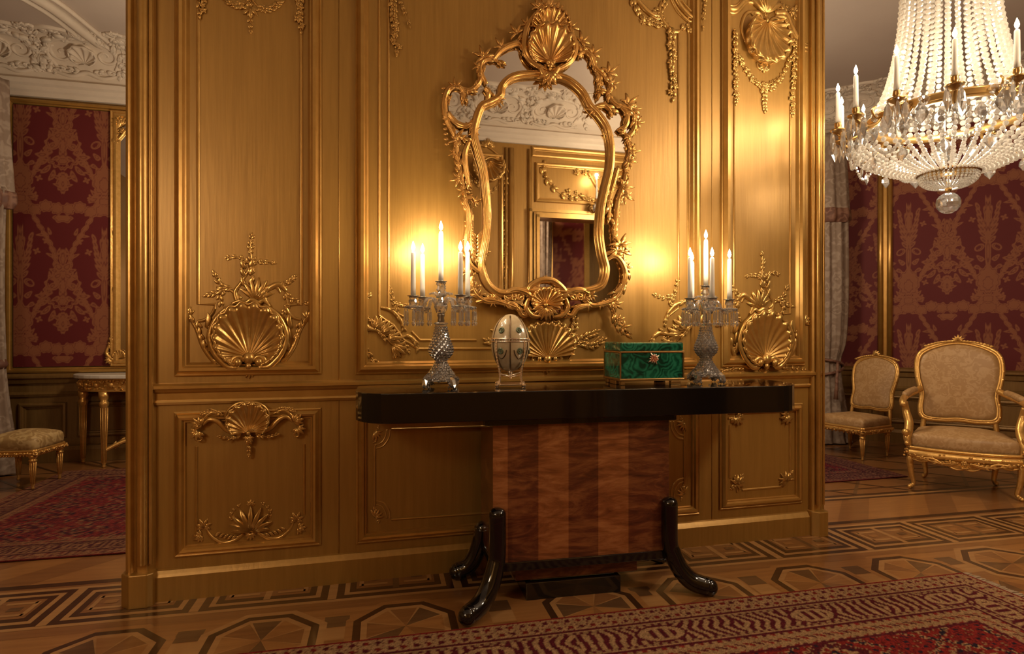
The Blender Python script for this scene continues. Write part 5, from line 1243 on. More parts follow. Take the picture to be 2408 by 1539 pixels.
# upper crown, rod and canopy (above the picture)
b = MB(); b.lathe([(.15, top - .02), (.175, top), (.18, top + .03), (.155, top + .05), (.03, top + .06), (.012, top + .09), (.012, CEILZ - Z0 - .05), (.06, CEILZ - Z0 - .03), (.07, CEILZ - Z0)], 32); b.build('crown', BRASS, CH)
d = MB(); d.lathe([(.001, -.11), (.018, -.08), (.012, -.03), (.004, 0), (.001, .002)], 6, smooth=False)
pd = d.build('crown_drop', DROP, CH, loc=(.24, 0, top - .06))
c = MB(); c.tube(smooth_pts([(.165, 0, top + .01), (.2, 0, top + .07), (.235, 0, top + .03), (.24, 0, top - .055)], 5), .006, 6); ca_ = c.build('crown_arm', BRASS, CH)
for k in range(1, 8): a = 2 * PI * k / 8 + .1; copy_part(pd, CH, (.24 * cos(a), .24 * sin(a), top - .06)); copy_part(ca_, CH, None, a)
# bottom rosette, drum of beads, ball
b = MB(); b.lathe([(.118, zb_ - .004), (.118, zb_ + .008), (.10, zb_ + .01), (.10, zb_ - .006)], 32); b.build('bottom_ring', BRASS, CH)
ds = strand([(.108, 0, zb_), (.105, 0, zb_ - .03), (.075, 0, zb_ - .055), (.03, 0, zb_ - .066)], .006, .0045, 'd'); od = ds.build('tassel_strand', BEAD, CH)
for k in range(1, 40): copy_part(od, CH, None, 2 * PI * k / 40)
b = MB(); b.lathe([(.006, .045), (.014, .06), (.006, .075), (.006, zb_)], 8); b.build('finial_stem', BRASS, CH)
b = MB(); b.ball((0, 0, 0), .047, a=8, b=14, smooth=False); b.build('crystal_ball', DROP, CH)
# flat kite drops hanging under the bowl's rim
d = MB(); d.lathe([(.001, -.048), (.024, -.022), (.022, -.006), (.001, .012)], 6, smooth=False, sy=.28); d.ball((0, 0, .02), .007, a=3, b=6, smooth=False)
kd = d.build('kite_drop', DROP, CH, loc=(.33, 0, zr_ - .185), rz=PI / 2)
for k in range(1, 14): a = 2 * PI * k / 14; copy_part(kd, CH, (.33 * cos(a), .33 * sin(a), zr_ - .185), a + PI / 2)
h = MB(); h.tube([(.30, 0, zr_ - .15), (.32, 0, zr_ - .158), (.33, 0, zr_ - .163)], .004, 5); ho = h.build('drop_hook', BRASS, CH)
for k in range(1, 14): copy_part(ho, CH, None, 2 * PI * k / 14)
# arms with pans, cups, drops, candles
RA = .43; ZC = 2.05 - .034 - Z0
arm = MB(); q = smooth_pts([(RR, 0, zr_ - .0), (RR + .03, 0, zr_ - .035), (RR + .07, 0, zr_ - .05), (RR + .11, 0, zr_ - .03), (RA, 0, ZC - .015)], 6)
arm.tube(q, [.0085] * len(q), 8); arm.tube(smooth_pts([(RR, 0, zr_ + .01), (RR + .03, 0, zr_ - .01), (RR + .05, 0, zr_ + .02), (RR + .035, 0, zr_ + .04)], 5), .005, 6)
pan = MB(); pan.lathe([(.006, -.02), (.014, -.014), (.030, -.004), (.034, .002), (.016, .003), (.011, .010), (.015, .018), (.0135, .03), (.015, .034)], 20)
dr = MB(); dr.ball((0, 0, -.006), .006, a=3, b=6, smooth=False); dr.lathe([(.001, -.10), (.017, -.062), (.011, -.025), (.001, -.01)], 6, smooth=False, sy=.5)
sm = MB(); sm.ball((0, 0, -.006), .005, a=3, b=6, smooth=False); sm.lathe([(.001, -.045), (.010, -.026), (.001, -.008)], 6, smooth=False)
NA = 14; am = pm = dm = sm_ = None
front = math.atan2(-CC.y, -CC.x)
AZ0 = math.radians(5)
desc = {}
for k in range(NA):
    a = AZ0 + 2 * PI * k / NA
    if am is None: am = arm.build('arm', BRASS, CH, rz=a); pm = pan.build('drip_pan', BRASS, CH, loc=(RA * cos(a), RA * sin(a), ZC))
    else: copy_part(am, CH, None, a); copy_part(pm, CH, (RA * cos(a), RA * sin(a), ZC))
    for j in range(4):
        t = a + j * PI / 2 + .6; p = (RA * cos(a) + .03 * cos(t), RA * sin(a) + .03 * sin(t), ZC)
        if dm is None: dm = dr.build('crystal_drop', DROP, CH, loc=p, rz=t)
        else: copy_part(dm, CH, p, t)
    if k % 1 == 0:
        x = RR + .085
        for dz in (-.105,):
            if sm_ is None: sm_ = sm.build('arm_drop', DROP, CH, loc=(x * cos(a), x * sin(a), zr_ - .09))
            else: copy_part(sm_, CH, (x * cos(a), x * sin(a), zr_ - .09))
cands = []
for k in range(NA):
    a = AZ0 + 2 * PI * k / NA; p = Vector((CC.x + RA * cos(a), CC.y + RA * sin(a), Z0 + ZC + .0345))
    if p.x / p.y * F + CX > 2440: continue
    cands.append((p.x / p.y * F + CX, p.y, p))
front_c = sorted([c for c in cands if c[1] < CC.y + .12])
back_c = sorted([c for c in cands if c[1] >= CC.y + .12])
ordn = ['outermost left', 'second from left', 'third from left', 'fourth from left', 'fifth from left', 'sixth from left', 'rightmost']
for i, c in enumerate(front_c):
    candle(c[2], .143, '%s of the lit candles on the near side of the crystal chandelier' % ordn[min(i, 6)], 'chandelier candles', .9, .0105)
for i, c in enumerate(back_c):
    candle(c[2], .143, '%s of the lit candles behind the bead cone of the chandelier' % ordn[min(i, 6)], 'chandelier candles', .9, .0105)
# lamps inside the bead cone and bowl
for (z, r, e) in ((zr_ + .30, .05, 2.8), (zr_ + .10, .09, 4.5), (zr_ - .08, .10, 4.5), (zb_ - .02, .03, 1.0)):
    lamp((CC.x, CC.y, Z0 + z), e, r, (1, .84, .64), 'chandelier_bulb')
# ------------------------------------------------------------------ upholstered seat furniture
def cushion(mb, poly, z0, z1, dome=.03, m=0, rings=6, edge=.02):
    """padded cushion over an outline (list of (x, y)); rounded edge and domed top"""
    n = len(poly); cx = sum(p[0] for p in poly) / n; cy = sum(p[1] for p in poly) / n; vs = []; fs = []
    lv = [(1 - edge * .8, z0), (1.0, z0 + (z1 - z0) * .35), (1.0, z0 + (z1 - z0) * .65), (.985, z1 - (z1 - z0) * .12), (.94, z1 + dome * .12)]
    for k in range(rings): t = (k + 1) / rings; lv.append((.94 * (1 - t) + .001, z1 + dome * (.12 + .88 * (1 - (1 - t) ** 2))))
    for s, z in lv:
        for p in poly: vs.append((cx + (p[0] - cx) * s, cy + (p[1] - cy) * s, z))
    for i in range(len(lv) - 1):
        for k in range(n): fs.append((i * n + k, i * n + (k + 1) % n, (i + 1) * n + (k + 1) % n, (i + 1) * n + k))
    fs.append(tuple(range(n))[::-1]); fs.append(tuple((len(lv) - 1) * n + k for k in range(n)))
    mb.add(vs, fs, m, True)
def rpoly(w0, w1, d, r=.03, n=5, bow=0.0):
    """trapezoid seat outline: front width w0, rear width w1, depth d, centred in x, front at y = 0"""
    c = [(-w0 / 2, 0), (w0 / 2, 0), (w1 / 2, d), (-w1 / 2, d)]; out = []
    for i in range(4):
        p, a, b = Vector(c[i]), Vector(c[i - 1]), Vector(c[(i + 1) % 4])
        da, db = (a - p).normalized() * r, (b - p).normalized() * r
        for k in range(n): t = k / (n - 1); q = (p + da) * (1 - t) ** 2 + p * 2 * t * (1 - t) + (p + db) * t * t; out.append((q.x, q.y))
        if i == 0 and bow:
            for k in range(1, 6): t = k / 6; out.append((-w0 / 2 + r + (w0 - 2 * r) * t, -bow * sin(PI * t)))
    return out
def flute_leg(z, r0, r1):
    return [(r1 * .7, 0), (r1 * .95, .012), (r1 * .6, .022), (r1, .035), (r0 * .92, z * .80), (r0 * 1.15, z * .83), (r0 * 1.15, z * .86), (r0 * .8, z * .88), (r0 * 1.2, z * .93), (r0 * 1.25, z)]
def straight_leg(mb, x, y, z, r0=.022, r1=.012):
    mb.lathe(flute_leg(z, r0, r1), 16, (x, y, 0))
    for k in range(8): a = k * PI / 4; mb.tube([(x + r1 * cos(a) * .98, y + r1 * sin(a) * .98, .04), (x + r0 * .9 * cos(a), y + r0 * .9 * sin(a), z * .79)], .0028, 5)
def carved_rail(mb, pts, h, seed, drop=0.0):
    """seat rail with beaded edge and running leaf carving along a polyline of (x, y, z-top)"""
    R = random.Random(seed); q = smooth_pts(pts, 6)
    mb.tube(q, .012, 8); mb.tube([p - Vector((0, 0, h * .55)) for p in q], [h * .42] * len(q), 8); L = len(q)
    for i in range(L):
        p = q[i]; d = Vector((p.x, p.y - .2, 0)).normalized() * h * .38
        for _ in range(2): mb.ball((p.x + d.x + R.uniform(-.008, .008), p.y + d.y + R.uniform(-.008, .008), p.z - h * R.uniform(.3, .85)), R.uniform(.006, .009), a=4, b=6, smooth=False)
        mb.ball((p.x, p.y, p.z - h * 1.0 - drop * sin(PI * i / (L - 1)) ** 2), .0085, a=4, b=6)
def back_outline(w, h, z0):
    pts = [(-.42 * w, z0), (-.2 * w, z0 - .012), (0, z0 - .004), (.2 * w, z0 - .012), (.42 * w, z0), (.46 * w, z0 + .12 * h), (.44 * w, z0 + .30 * h), (.49 * w, z0 + .52 * h), (.5 * w, z0 + .72 * h), (.44 * w, z0 + .86 * h), (.25 * w, z0 + .955 * h), (0, z0 + h)]
    return pts + [(-x, z) for x, z in pts[5:-1]][::-1]
def make_back(T, w, h, z0, y0, lean, fabric, seed, rail_r=.016):
    P = smooth_pts([(x, 0, z) for x, z in back_outline(w, h, z0)], 4, True)
    yy = lambda z: y0 + lean * (z - z0)
    f = MB(); f.tube([(p.x, yy(p.z), p.z) for p in P], rail_r, 9, closed=True); f.tube([(p.x * .955, yy(p.z) - .010, z0 + h * .49 + (p.z - z0 - h * .49) * .955) for p in P], rail_r * .55, 6, closed=True)
    R = random.Random(seed)
    for i, p in enumerate(P):
        if i % 2 == 0: f.ball((p.x * 1.015, yy(p.z) - .008, p.z + .003), rail_r * R.uniform(.45, .62), a=4, b=6, smooth=False)
    f.build('back_frame', GILTWOOD, T)
    c = MB(); n = len(P); vs = []; fs = []
    cz = z0 + h * .48
    for sgn in (-1, 1):
        for k in range(6):
            s = .965 * (1 - k / 5) ** .8 if k < 5 else .001; bulge = .022 * (1 - s * s) + .006
            for p in P: z = cz + (p.z - cz) * s; vs.append((p.x * s, yy(z) + sgn * bulge * (1 if sgn < 0 else .6), z))
    for q in range(2):
        for k in range(5):
            o = (q * 6 + k) * n
            for i in range(n): fs.append((o + i, o + (i + 1) % n, o + n + (i + 1) % n, o + n + i))
    for i in range(n): fs.append((i, (i + 1) % n, 6 * n + (i + 1) % n, 6 * n + i))
    c.add(vs, fs, 0, True); c.build('back_cushion', fabric, T)
    cr = MB(); o = Orn(cr, 0, z0 + h + .004, 1, 1, yy(z0 + h) - .006, 1.2)
    o.tuft(0, .0, PI / 2, 7, 2.4, .05, .009, .4); o.flower(0, .008, .02)
    for sd in (1, -1):
        for k in range(9):
            x = sd * (.018 + .020 * k); zz = -.00 - 1.1 * x * x; o.leaf(x, zz - .004, PI / 2 - sd * 1.25, .040 - .0012 * k, .010, .4, sd * -.5); o.leaf(x, zz - .006, PI / 2 + sd * .5, .026 - .001 * k, .008, .4, sd * .9); o.berry(x, zz + .004, .007)
    cr.build('crest_carving', GILTWOOD, T)
# ---- armchair
def cabriole(mb, x, y, z, sx, sy):
    q = smooth_pts([(x, y, z), (x + sx * .016, y + sy * .016, z * .82), (x + sx * .006, y + sy * .006, z * .45), (x - sx * .010, y - sy * .010, z * .16), (x + sx * .012, y + sy * .012, .016)], 5)
    n = len(q); mb.tube(q, [.026 - .013 * min(1, i / (n * .75)) + (.003 if i > n - 3 else 0) for i in range(n)], 9); mb.ball((x + sx * .018, y + sy * .018, .014), .014)
    mb.ball((x + sx * .02, y + sy * .02, z * .86), .014, sz=1.3); 
FC = (floor_pt(2147, 1150) + floor_pt(2395, 1180)) / 2
A = thing('armchair', 'gilt carved armchair with beige brocade seat and back, in the right room', 'armchair', FC, math.radians(-33.4))
sw, sd_, sz = .60, .44, .285
s = MB(); cushion(s, rpoly(sw, .50, sd_, .05, 5, .035), sz - .005, sz + .085, .05); s.build('seat', BROCADE, A)
f = MB()
carved_rail(f, [(-sw / 2, .0, sz), (-.18, -.03, sz - .002), (0, -.04, sz - .004), (.18, -.03, sz - .002), (sw / 2, .0, sz)], .068, 4, .022)
xs_ = np.linspace(-sw / 2 + .02, sw / 2 - .02, 41); top_, bot_ = [], []
for x in xs_:
    t = abs(x) / (sw / 2 - .02); yb = -.04 * (1 - t * t) - .012; top_.append((x, yb, sz - .05)); bot_.append((x, yb, sz - .075 - .030 * max(0, cos(PI * t * 1.1)) - .012 * abs(sin(PI * 3 * t))))
P_ = top_ + bot_ + [(x, y + .02, z) for x, y, z in top_ + bot_]; n_ = 41
f.add(P_, [(k, k + 1, n_ + k + 1, n_ + k) for k in range(n_ - 1)] + [(2 * n_ + k, 3 * n_ + k, 3 * n_ + k + 1, 2 * n_ + k + 1) for k in range(n_ - 1)] + [(n_ + k, n_ + k + 1, 3 * n_ + k + 1, 3 * n_ + k) for k in range(n_ - 1)] + [(k, 2 * n_ + k, 2 * n_ + k + 1, k + 1) for k in range(n_ - 1)] + [(0, n_, 3 * n_, 2 * n_), (n_ - 1, 3 * n_ - 1, 4 * n_ - 1, 2 * n_ - 1)], 0, False)
f.tube([(x, y - .004, z) for x, y, z in bot_], .006, 6)
o = Orn(f, 0, sz - .066, 1, 1, -.066, 1); o.shell(0, -.015, 0, 0, .04, .028, PI * 1.05, PI * 1.95, 7, .012, .003, rim=0, nt=4); o.flower(0, -.005, .022)
for sd in (1, -1):
    o.scroll([(sd * .03, .0), (sd * .10, -.022), (sd * .17, .012), (sd * .26, .004)], .006, .004, rm=.008); o.spray([(sd * .04, .0), (sd * .13, -.012), (sd * .24, .012)], .03, .008, 6, .004, .4, True, .8)
f.build('front_rail', GILTWOOD, A)
for sd in (1, -1):
    f = MB(); carved_rail(f, [(sd * sw / 2, .0, sz), (sd * (sw / 2 - .02), .2, sz), (sd * .25, sd_, sz)], .05, 5); f.build('side_rail', GILTWOOD, A)
    l = MB(); cabriole(l, sd * (sw / 2 - .018), .015, .235, sd * .8, -.8); l.build('leg', GILTWOOD, A)
    l = MB(); cabriole(l, sd * .20, sd_ - .03, .235, sd * .5, .5); l.build('leg', GILTWOOD, A)
    a = MB(); q = smooth_pts([(sd * .225, .425, .66), (sd * .27, .36, .635), (sd * .315, .24, .615), (sd * .335, .10, .60), (sd * .335, .045, .585), (sd * .325, .03, .565)], 5)
    a.tube(q, [.022, .021] + [.022] * (len(q) - 4) + [.02, .014], 9); a.ball((sd * .332, .035, .575), .024); a.build('armrest', GILTWOOD, A)
    a = MB(); q = smooth_pts([(sd * .325, .12, .585), (sd * .318, .135, .52), (sd * .30, .10, .44), (sd * .305, .045, .38), (sd * .31, .02, .34), (sd * .30, .02, .285)], 5)
    a.tube(q, [.018 + .010 * sin(PI * i / (len(q) - 1)) for i in range(len(q))], 9); a.ball((sd * .318, .0, .385), .026); a.ball((sd * .312, .0, .31), .017); a.build('arm_support', GILTWOOD, A)
    p = MB(); q = smooth_pts([(sd * .255, .385, .655), (sd * .295, .30, .642), (sd * .325, .17, .627)], 4); p.tube(q, [.014] + [.024] * (len(q) - 2) + [.014], 8); p.build('arm_pad', BROCADE, A)
    l = MB(); l.tube(smooth_pts([(sd * .225, sd_ - .02, sz - .03), (sd * .215, sd_ - .01, .36), (sd * .205, sd_ - .005, .45)], 4), .017, 8); l.build('back_post', GILTWOOD, A)
make_back(A, .50, .56, .445, sd_ - .01, .16, BROCADE, 6)
# ---- side chair
B_ = thing('side_chair', 'small gilt side chair with brocade seat and back beside the curtain', 'chair', (2.828, 5.137, 0), math.radians(-64.5))
sw, sd_, sz = .42, .40, .265
s = MB(); cushion(s, rpoly(sw, .38, sd_, .03), sz - .004, sz + .075, .03); s.build('seat', BROCADE, B_)
f = MB(); carved_rail(f, [(-sw / 2, 0, sz), (-.1, 0, sz), (.1, 0, sz), (sw / 2, 0, sz)], .045, 7); f.build('front_rail', GILTWOOD, B_)
for sd in (1, -1):
    f = MB(); carved_rail(f, [(sd * sw / 2, 0, sz), (sd * .205, .13, sz), (sd * .197, .27, sz), (sd * .19, sd_, sz)], .045, 8); f.build('side_rail', GILTWOOD, B_)
    for (x, y) in ((sd * (sw / 2 - .02), .02), (sd * .17, sd_ - .02)): l = MB(); straight_leg(l, x, y, .225, .020, .011); l.build('leg', GILTWOOD, B_)
    l = MB(); l.tube(smooth_pts([(sd * .175, sd_, sz - .03), (sd * .175, sd_ + .01, .36), (sd * .165, sd_ + .02, .42)], 4), .015, 8); l.build('back_post', GILTWOOD, B_)
make_back(B_, .40, .46, .40, sd_ + .015, .20, BROCADE, 9, .014)
# ---- stool at the left
S_ = thing('footstool', 'square gilt stool with tufted gold brocade seat on the red rug', 'stool', (-3.241 - .135, 4.03 - .02, .009), math.radians(8))
s = MB(); cushion(s, rpoly(.33, .33, .35, .05), .265, .345, .045); s.build('seat', BROCADE2, S_, loc=(0, -.025, 0))
f = MB()
for a, b_ in (((-.155, -.015), (.155, -.015)), ((.155, -.015), (.155, .31)), ((.155, .31), (-.155, .31)), ((-.155, .31), (-.155, -.015))):
    carved_rail(f, [(a[0], a[1], .262), (a[0] * .66 + b_[0] * .34, a[1] * .66 + b_[1] * .34, .262), (a[0] * .34 + b_[0] * .66, a[1] * .34 + b_[1] * .66, .262), (b_[0], b_[1], .262)], .03, 12)
f.build('seat_rail', GILTWOOD, S_)
for (x, y) in ((-.135, 0), (.135, 0), (.135, .295), (-.135, .295)): l = MB(); straight_leg(l, x, y, .235, .021, .012); l.build('leg', GILTWOOD, S_)
# ---- console table by the left wall
CT = thing('gilt_console', 'gilt half-round console table with a pale marble top by the left room wall', 'table', PB.wld(-.62, -.0), WA)
def hell(w, d, n=25, e=.6): return [(w / 2 * (1 if cos(a) >= 0 else -1) * abs(cos(a)) ** e, -d * abs(sin(a)) ** .8 - .012) for a in np.linspace(0, PI, n)]
b = MB(); b.prism(hell(1.66, .40)[::-1], .705, .735); b.build('marble_top', MARBLE, CT, bevel=.006)
b = MB(); b.prism(hell(1.58, .37)[::-1], .60, .705)
R = random.Random(14)
P = smooth_pts([(x, y, 0) for x, y in hell(1.58, .37)], 3)
for p in P:
    for _ in range(3): b.ball((p.x + R.uniform(-.01, .01), p.y - .002, R.uniform(.62, .69)), R.uniform(.007, .013), a=4, b=6, smooth=False)
b.tube([(p.x, p.y, .606) for p in P], .008, 6); b.tube([(p.x, p.y, .70) for p in P], .008, 6)
for k in range(1, 14):
    p = P[int(k * (len(P) - 1) / 14)]; b.ball((p.x, p.y - .004, .655), .022, sy=.5, a=5, b=8)
b.build('apron', GILTWOOD, CT)
for (x, y) in ((-.53, -.325), (.53, -.325), (-.765, -.09), (.765, -.09)): l = MB(); straight_leg(l, x, y, .60, .030, .017); l.build('leg', GILTWOOD, CT)
b = MB(); b.tube(smooth_pts([(-.53, -.325, .13), (-.38, -.27, .20), (-.2, -.24, .165), (0, -.23, .20), (.2, -.24, .165), (.38, -.27, .20), (.53, -.325, .13)], 6), .016, 8)
o = Orn(b, 0, .2, 1, 1, -.24, 1); o.tuft(0, .02, PI / 2, 7, 2.6, .07, .014)
for sd in (1, -1): o.spray([(sd * .5, -.06), (sd * .36, .02), (sd * .2, -.01)], .05, .012, 6, .006, .4)
b.build('stretcher', GILTWOOD, CT)
# ---- tall pier mirror over it
u0_, zb1 = PB.px(262, 862); z1 = PB.px(275, 262)[1]
PM = thing('pier_mirror', 'tall gilt framed mirror above the marble topped console', 'mirror', PB.wld(u0_, -.0, zb1), WA)
hh = z1 - zb1; ww = 1.1
b = MB(); b.box(.06, ww - .06, -.02, -.012, .05, hh - .05); b.build('mirror_glass', MIRROR, PM)
b = MB(); b.frame(.0, ww, 0, hh, [(0, .012), (0, .03), (.008, .042), (.022, .036), (.032, .048), (.05, .05), (.062, .036), (.075, .02), (.078, .012)]); b.build('frame', GILTWOOD, PM)
b = MB(); o = Orn(b, .04, .06, .1, 1, -.03, 1.2); R = random.Random(16)
def pmcorner(o):
    o.scroll([(-.5, 1.1), (-.65, .5), (-.3, .1), (.2, -.2), (.8, -.35)], .1, .06, rm=.16); o.scroll(volute(-.3, .25, .38, 2, 1.2), .1, .05)
    o.tuft(-.35, .0, 3.6, 6, 2.6, .5, .12, .4); o.spray([(.1, -.1), (.6, -.3), (1.2, -.3)], .3, .09, 5, .05, .4); o.spray([(-.4, .9), (-.35, 1.6), (-.1, 2.0)], .3, .09, 5, .05, .4); o.shell(.3, .1, .3, .3, .45, .45, .2, 2.9, 7, .15, .05, nt=5)
pmcorner(o); b.build('lower_carving', GILTWOOD, PM); b = MB(); pmcorner(Orn(b, ww - .04, .06, .1, -1, -.03, 1.2)); b.build('lower_carving', GILTWOOD, PM); b = MB()
t_ = Orn(b, .06, hh - .15, .11, 1, -.03, 1.2)
t_.spray([(-.2, -1.3), (-.1, -.4), (0, .6)], .4, .12, 6, .06, .4); t_.scroll([(.0, -.9), (.3, -.5), (.9, .4), (1.5, .9)], .12, .08); t_.palm(.2, .2, 2.2, 2.6, 8, .8, .13); t_.flower(0, .7, .4); t_.flower(.3, -.2, .3)
b.build('upper_carving', GILTWOOD, PM)
for zz in (.3, .52): b = MB(); k_ = Orn(b, .036, hh * zz, .06, 1, -.035, 1); k_.tuft(0, 0, PI / 2, 5, 2, .5, .13); k_.tuft(0, 0, -PI / 2, 5, 2, .5, .13); b.build('frame_clasp', GILTWOOD, PM)
# ------------------------------------------------------------------ curtains
def gathered(mb, c, rows, folds=9, amp=.22, seed=1, m=0, skew=0.0, asp=1.0):
    """a hanging drape gathered into folds: rows = (z, half width) from top to bottom"""
    R = random.Random(seed); ph = [R.uniform(0, 6.28) for _ in range(4)]; n = folds * 10; vs = []; fs = []
    q = smooth_pts([(r[0], r[1], r[2] if len(r) > 2 else 0) for r in rows], 5)
    for p in q:
        for k in range(n):
            a = 2 * PI * k / n; f = 1 + amp * sin(folds * a + ph[0]) + amp * .5 * sin((folds * 2 + 1) * a + ph[1] + p.x) ; r = p.y * f
            vs.append((c[0] + p.z + r * cos(a), c[1] + r * sin(a) * asp, p.x))
    for i in range(len(q) - 1):
        for k in range(n): fs.append((i * n + k, i * n + (k + 1) % n, (i + 1) * n + (k + 1) % n, (i + 1) * n + k))
    fs.append(tuple(range(n))); fs.append(tuple((len(q) - 1) * n + k for k in range(n)))
    mb.add(vs, fs, m, True)
def zpx(y, Y): return H + (HY - y) * Y / F
YL = 4.45; XL = (-52 - CX) / F * YL
CL_ = thing('curtain', 'cream brocade curtain with dark bordered swag at the far left edge', 'curtain', (XL, YL, 0), 0)
wpx = lambda x: (x + 52) / F * YL * .86
b = MB(); gathered(b, (0, 0), [(zpx(440, YL), wpx(14)), (zpx(520, YL), wpx(8)), (zpx(700, YL), wpx(6)), (zpx(845, YL), wpx(10)), (zpx(865, YL), wpx(9)), (zpx(940, YL), wpx(16)), (zpx(1020, YL), wpx(27)), (zpx(1085, YL), wpx(36)), (.012, wpx(38))], 9, .12, 4, asp=.6); b.build('drape', DRAPE, CL_)
b = MB(); gathered(b, (0, 0), [(CORN - .02, wpx(14)), (zpx(300, YL), wpx(16)), (zpx(400, YL), wpx(22)), (zpx(452, YL), wpx(26))], 7, .10, 6, asp=.7); b.build('swag', DRAPE, CL_)
b = MB(); gathered(b, (0, 0), [(zpx(448, YL), wpx(28)), (zpx(472, YL), wpx(30)), (zpx(488, YL), wpx(22))], 7, .10, 6, asp=.72); b.build('swag_border', DRAPEDARK, CL_)
b = MB(); b.lathe([(wpx(10) * 1.12, zpx(868, YL)), (wpx(10) * 1.22, zpx(858, YL)), (wpx(10) * 1.12, zpx(846, YL))], 20, sy=.62); b.build('tie_back', DRAPEDARK, CL_)
YR = 5.80; XR = (1944 - CX) / F * YR
CR_ = thing('curtain', 'cream brocade curtain tied back with a rope, behind the gilt side chair', 'curtain', (XR, YR, 0), 0)
wpr = lambda x: (x - 1944) / F * YR * .88
b = MB(); gathered(b, (0, 0), [(zpx(470, YR), wpr(1990)), (zpx(560, YR), wpr(1993)), (zpx(700, YR), wpr(1993)), (zpx(800, YR), wpr(1988)), (zpx(845, YR), wpr(1976)), (zpx(890, YR), wpr(1978)), (zpx(960, YR), wpr(1990)), (zpx(1020, YR), wpr(1998)), (.012, wpr(2004))], 10, .11, 8, asp=.7); b.build('drape', DRAPE, CR_)
b = MB(); gathered(b, (0, 0), [(CORN - .02, wpr(1985)), (zpx(380, YR), wpr(1990)), (zpx(440, YR), wpr(1994)), (zpx(500, YR), wpr(1997))], 8, .08, 9, asp=.8); b.build('swag', DRAPE, CR_)
b = MB(); gathered(b, (0, 0), [(zpx(496, YR), wpr(1999)), (zpx(515, YR), wpr(2000)), (zpx(528, YR), wpr(1994))], 8, .08, 9, asp=.82); b.build('swag_border', DRAPEDARK, CR_)
b = MB(); pts = []
for k in range(30): a = 2 * PI * k / 29 * 2; pts.append((wpr(1984) * cos(a), wpr(1984) * .75 * sin(a), zpx(862 + 20 * sin(a * .5), YR)))
b.tube(pts, .014, 7)
b.tube([(.02, -.16, zpx(850, YR)), (.0, -.175, zpx(905, YR)), (-.005, -.175, zpx(935, YR))], [.012, .014, .022], 8); b.build('rope_tie', DRAPEDARK, CR_)
# curtain and chair shapes beyond the mirrored doorway
u_, z_ = refl(1278, 600, RY - 1.35)
cw = PF.wld(u_, RY - 1.35); CM = thing('curtain', 'grey curtain seen only in the mirror, beyond the doorway', 'curtain', (cw.x, cw.y, 0), 0)
b = MB(); gathered(b, (0, 0), [(2.5, .10), (1.9, .09), (1.3, .07), (.8, .10), (.02, .12)], 8, .15, 12); b.build('drape', DRAPE, CM)
# crystal wall light reflected in the mirror
u_, z_ = refl(1403, 485, RY + .14); SL = thing('wall_sconce', 'crystal wall light with one candle, seen reflected at the right side of the mirror', 'lamp', PO.wld(u_, 0, z_), WA)
b = MB(); b.lathe([(.001, -.01), (.035, 0), (.04, .012), (.02, .02)], 16); b.warp(lambda x, y, z: (x, z, y)); b.build('back_plate', BRASS, SL)
b = MB(); b.tube(smooth_pts([(0, .01, 0), (0, .06, -.05), (0, .12, -.04), (0, .14, .03)], 5), .009, 7); b.lathe([(.006, .02), (.03, .032), (.034, .04), (.014, .045), (.013, .07), (.016, .075)], 14, (0, .14, 0)); b.build('arm', BRASS, SL)
pr = None
for k in range(8):
    a = k * PI / 4; p = (.032 * cos(a), .14 + .032 * sin(a), .03)
    if pr is None: d = MB(); d.lathe([(.001, 0), (.006, -.02), (.012, -.06), (.001, -.09)], 6, smooth=False); pr = d.build('prism_drop', DROP, SL, loc=p)
    else: copy_part(pr, SL, p)
wc = PO.wld(u_, .14, z_ + .076)
candle(wc, .20, 'lit candle on the wall light reflected in the mirror', 'sconce candles', 2.0)
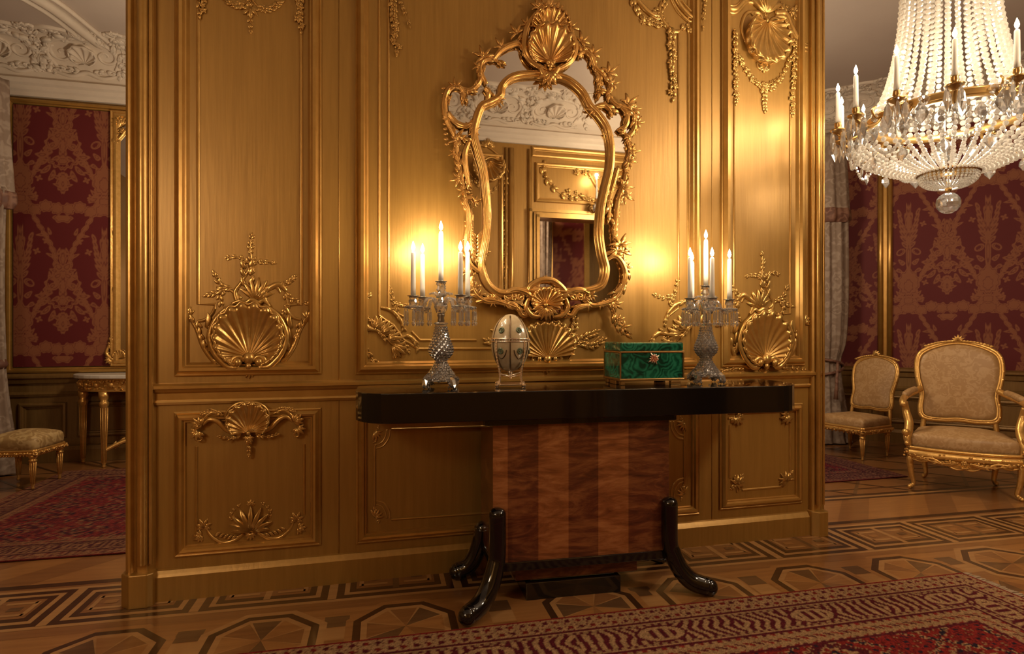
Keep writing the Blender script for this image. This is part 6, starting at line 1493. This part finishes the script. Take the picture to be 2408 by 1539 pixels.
# ------------------------------------------------------------------ light, camera, view
def P3(u, y, z): return PF.wld(u, y, z)
WARM = (1, .80, .56)
def fill_globe(p, watts, r, label):  # added to brighten the rooms, kept out of view; no such lamp known
    """added fill light: glowing globe hung from the ceiling on a brass rod"""
    T = thing('added_fill_light', label, 'lamp', p)
    L_ = watts / (PI * 4 * PI * r * r); M_ = emitter('fill_light_glow', WARM, L_)
    b = MB(); b.ball((0, 0, 0), r, a=10, b=16); b.build('globe', M_, T)
    b = MB(); b.lathe([(r * .35, r * .93), (r * .3, r * 1.05), (.012, r * 1.15), (.008, r * 1.2), (.008, CEILZ - p.z - .05), (.05, CEILZ - p.z - .02), (.055, CEILZ - p.z)], 16); b.build('rod', BRASS, T)
fill_globe(P3(.0, 1.7, 2.1), 44, .15, 'added fill light globe for the left room, hidden behind the gilt wall')
fill_globe(P3(3.6, 1.2, 2.0), 31, .15, 'added fill light globe for the damask room, hidden behind the gilt wall')
fill_globe(P3(3.65, -2.0, 2.35), 58, .2, 'added fill light globe in the near room, to the right of the viewer')
fill_globe(P3(-.95, -2.6, 1.95), 42, .3, 'large added fill light globe in the near room, to the left of the viewer')
fill_globe(PX.wld(um - 1.1, .7, 2.6), 60, .15, 'added fill light globe in the room beyond the mirrored doorway')
w = bpy.data.worlds.new('night'); SC.world = w; w.use_nodes = True
w.node_tree.nodes['Background'].inputs[0].default_value = (.02, .014, .01, 1); w.node_tree.nodes['Background'].inputs[1].default_value = .3
cam = bpy.data.cameras.new('camera'); co = bpy.data.objects.new('camera', cam); COL.objects.link(co)
co.location = (0, 0, H); co.rotation_euler = (PI / 2, 0, 0)
cam.sensor_fit = 'HORIZONTAL'; cam.sensor_width = 36; cam.lens = F / 2408 * 36; cam.shift_y = (HY - 1539 / 2) / 2408; cam.clip_start = .05; cam.clip_end = 60
SC.camera = co
vs = SC.view_settings; SC.display_settings.display_device = 'sRGB'
vs.view_transform = 'Standard'; vs.look = 'None'; vs.gamma = 1; vs.use_curve_mapping = False; vs.exposure = 0.6
cy = SC.cycles
cy.max_bounces = 8; cy.diffuse_bounces = 4; cy.glossy_bounces = 4; cy.transmission_bounces = 6; cy.transparent_max_bounces = 8
cy.caustics_reflective = False; cy.caustics_refractive = False; cy.sample_clamp_indirect = 4; cy.use_denoising = True
try: cy.denoiser = 'OPENIMAGEDENOISE'
except Exception: pass
cy.use_light_tree = True
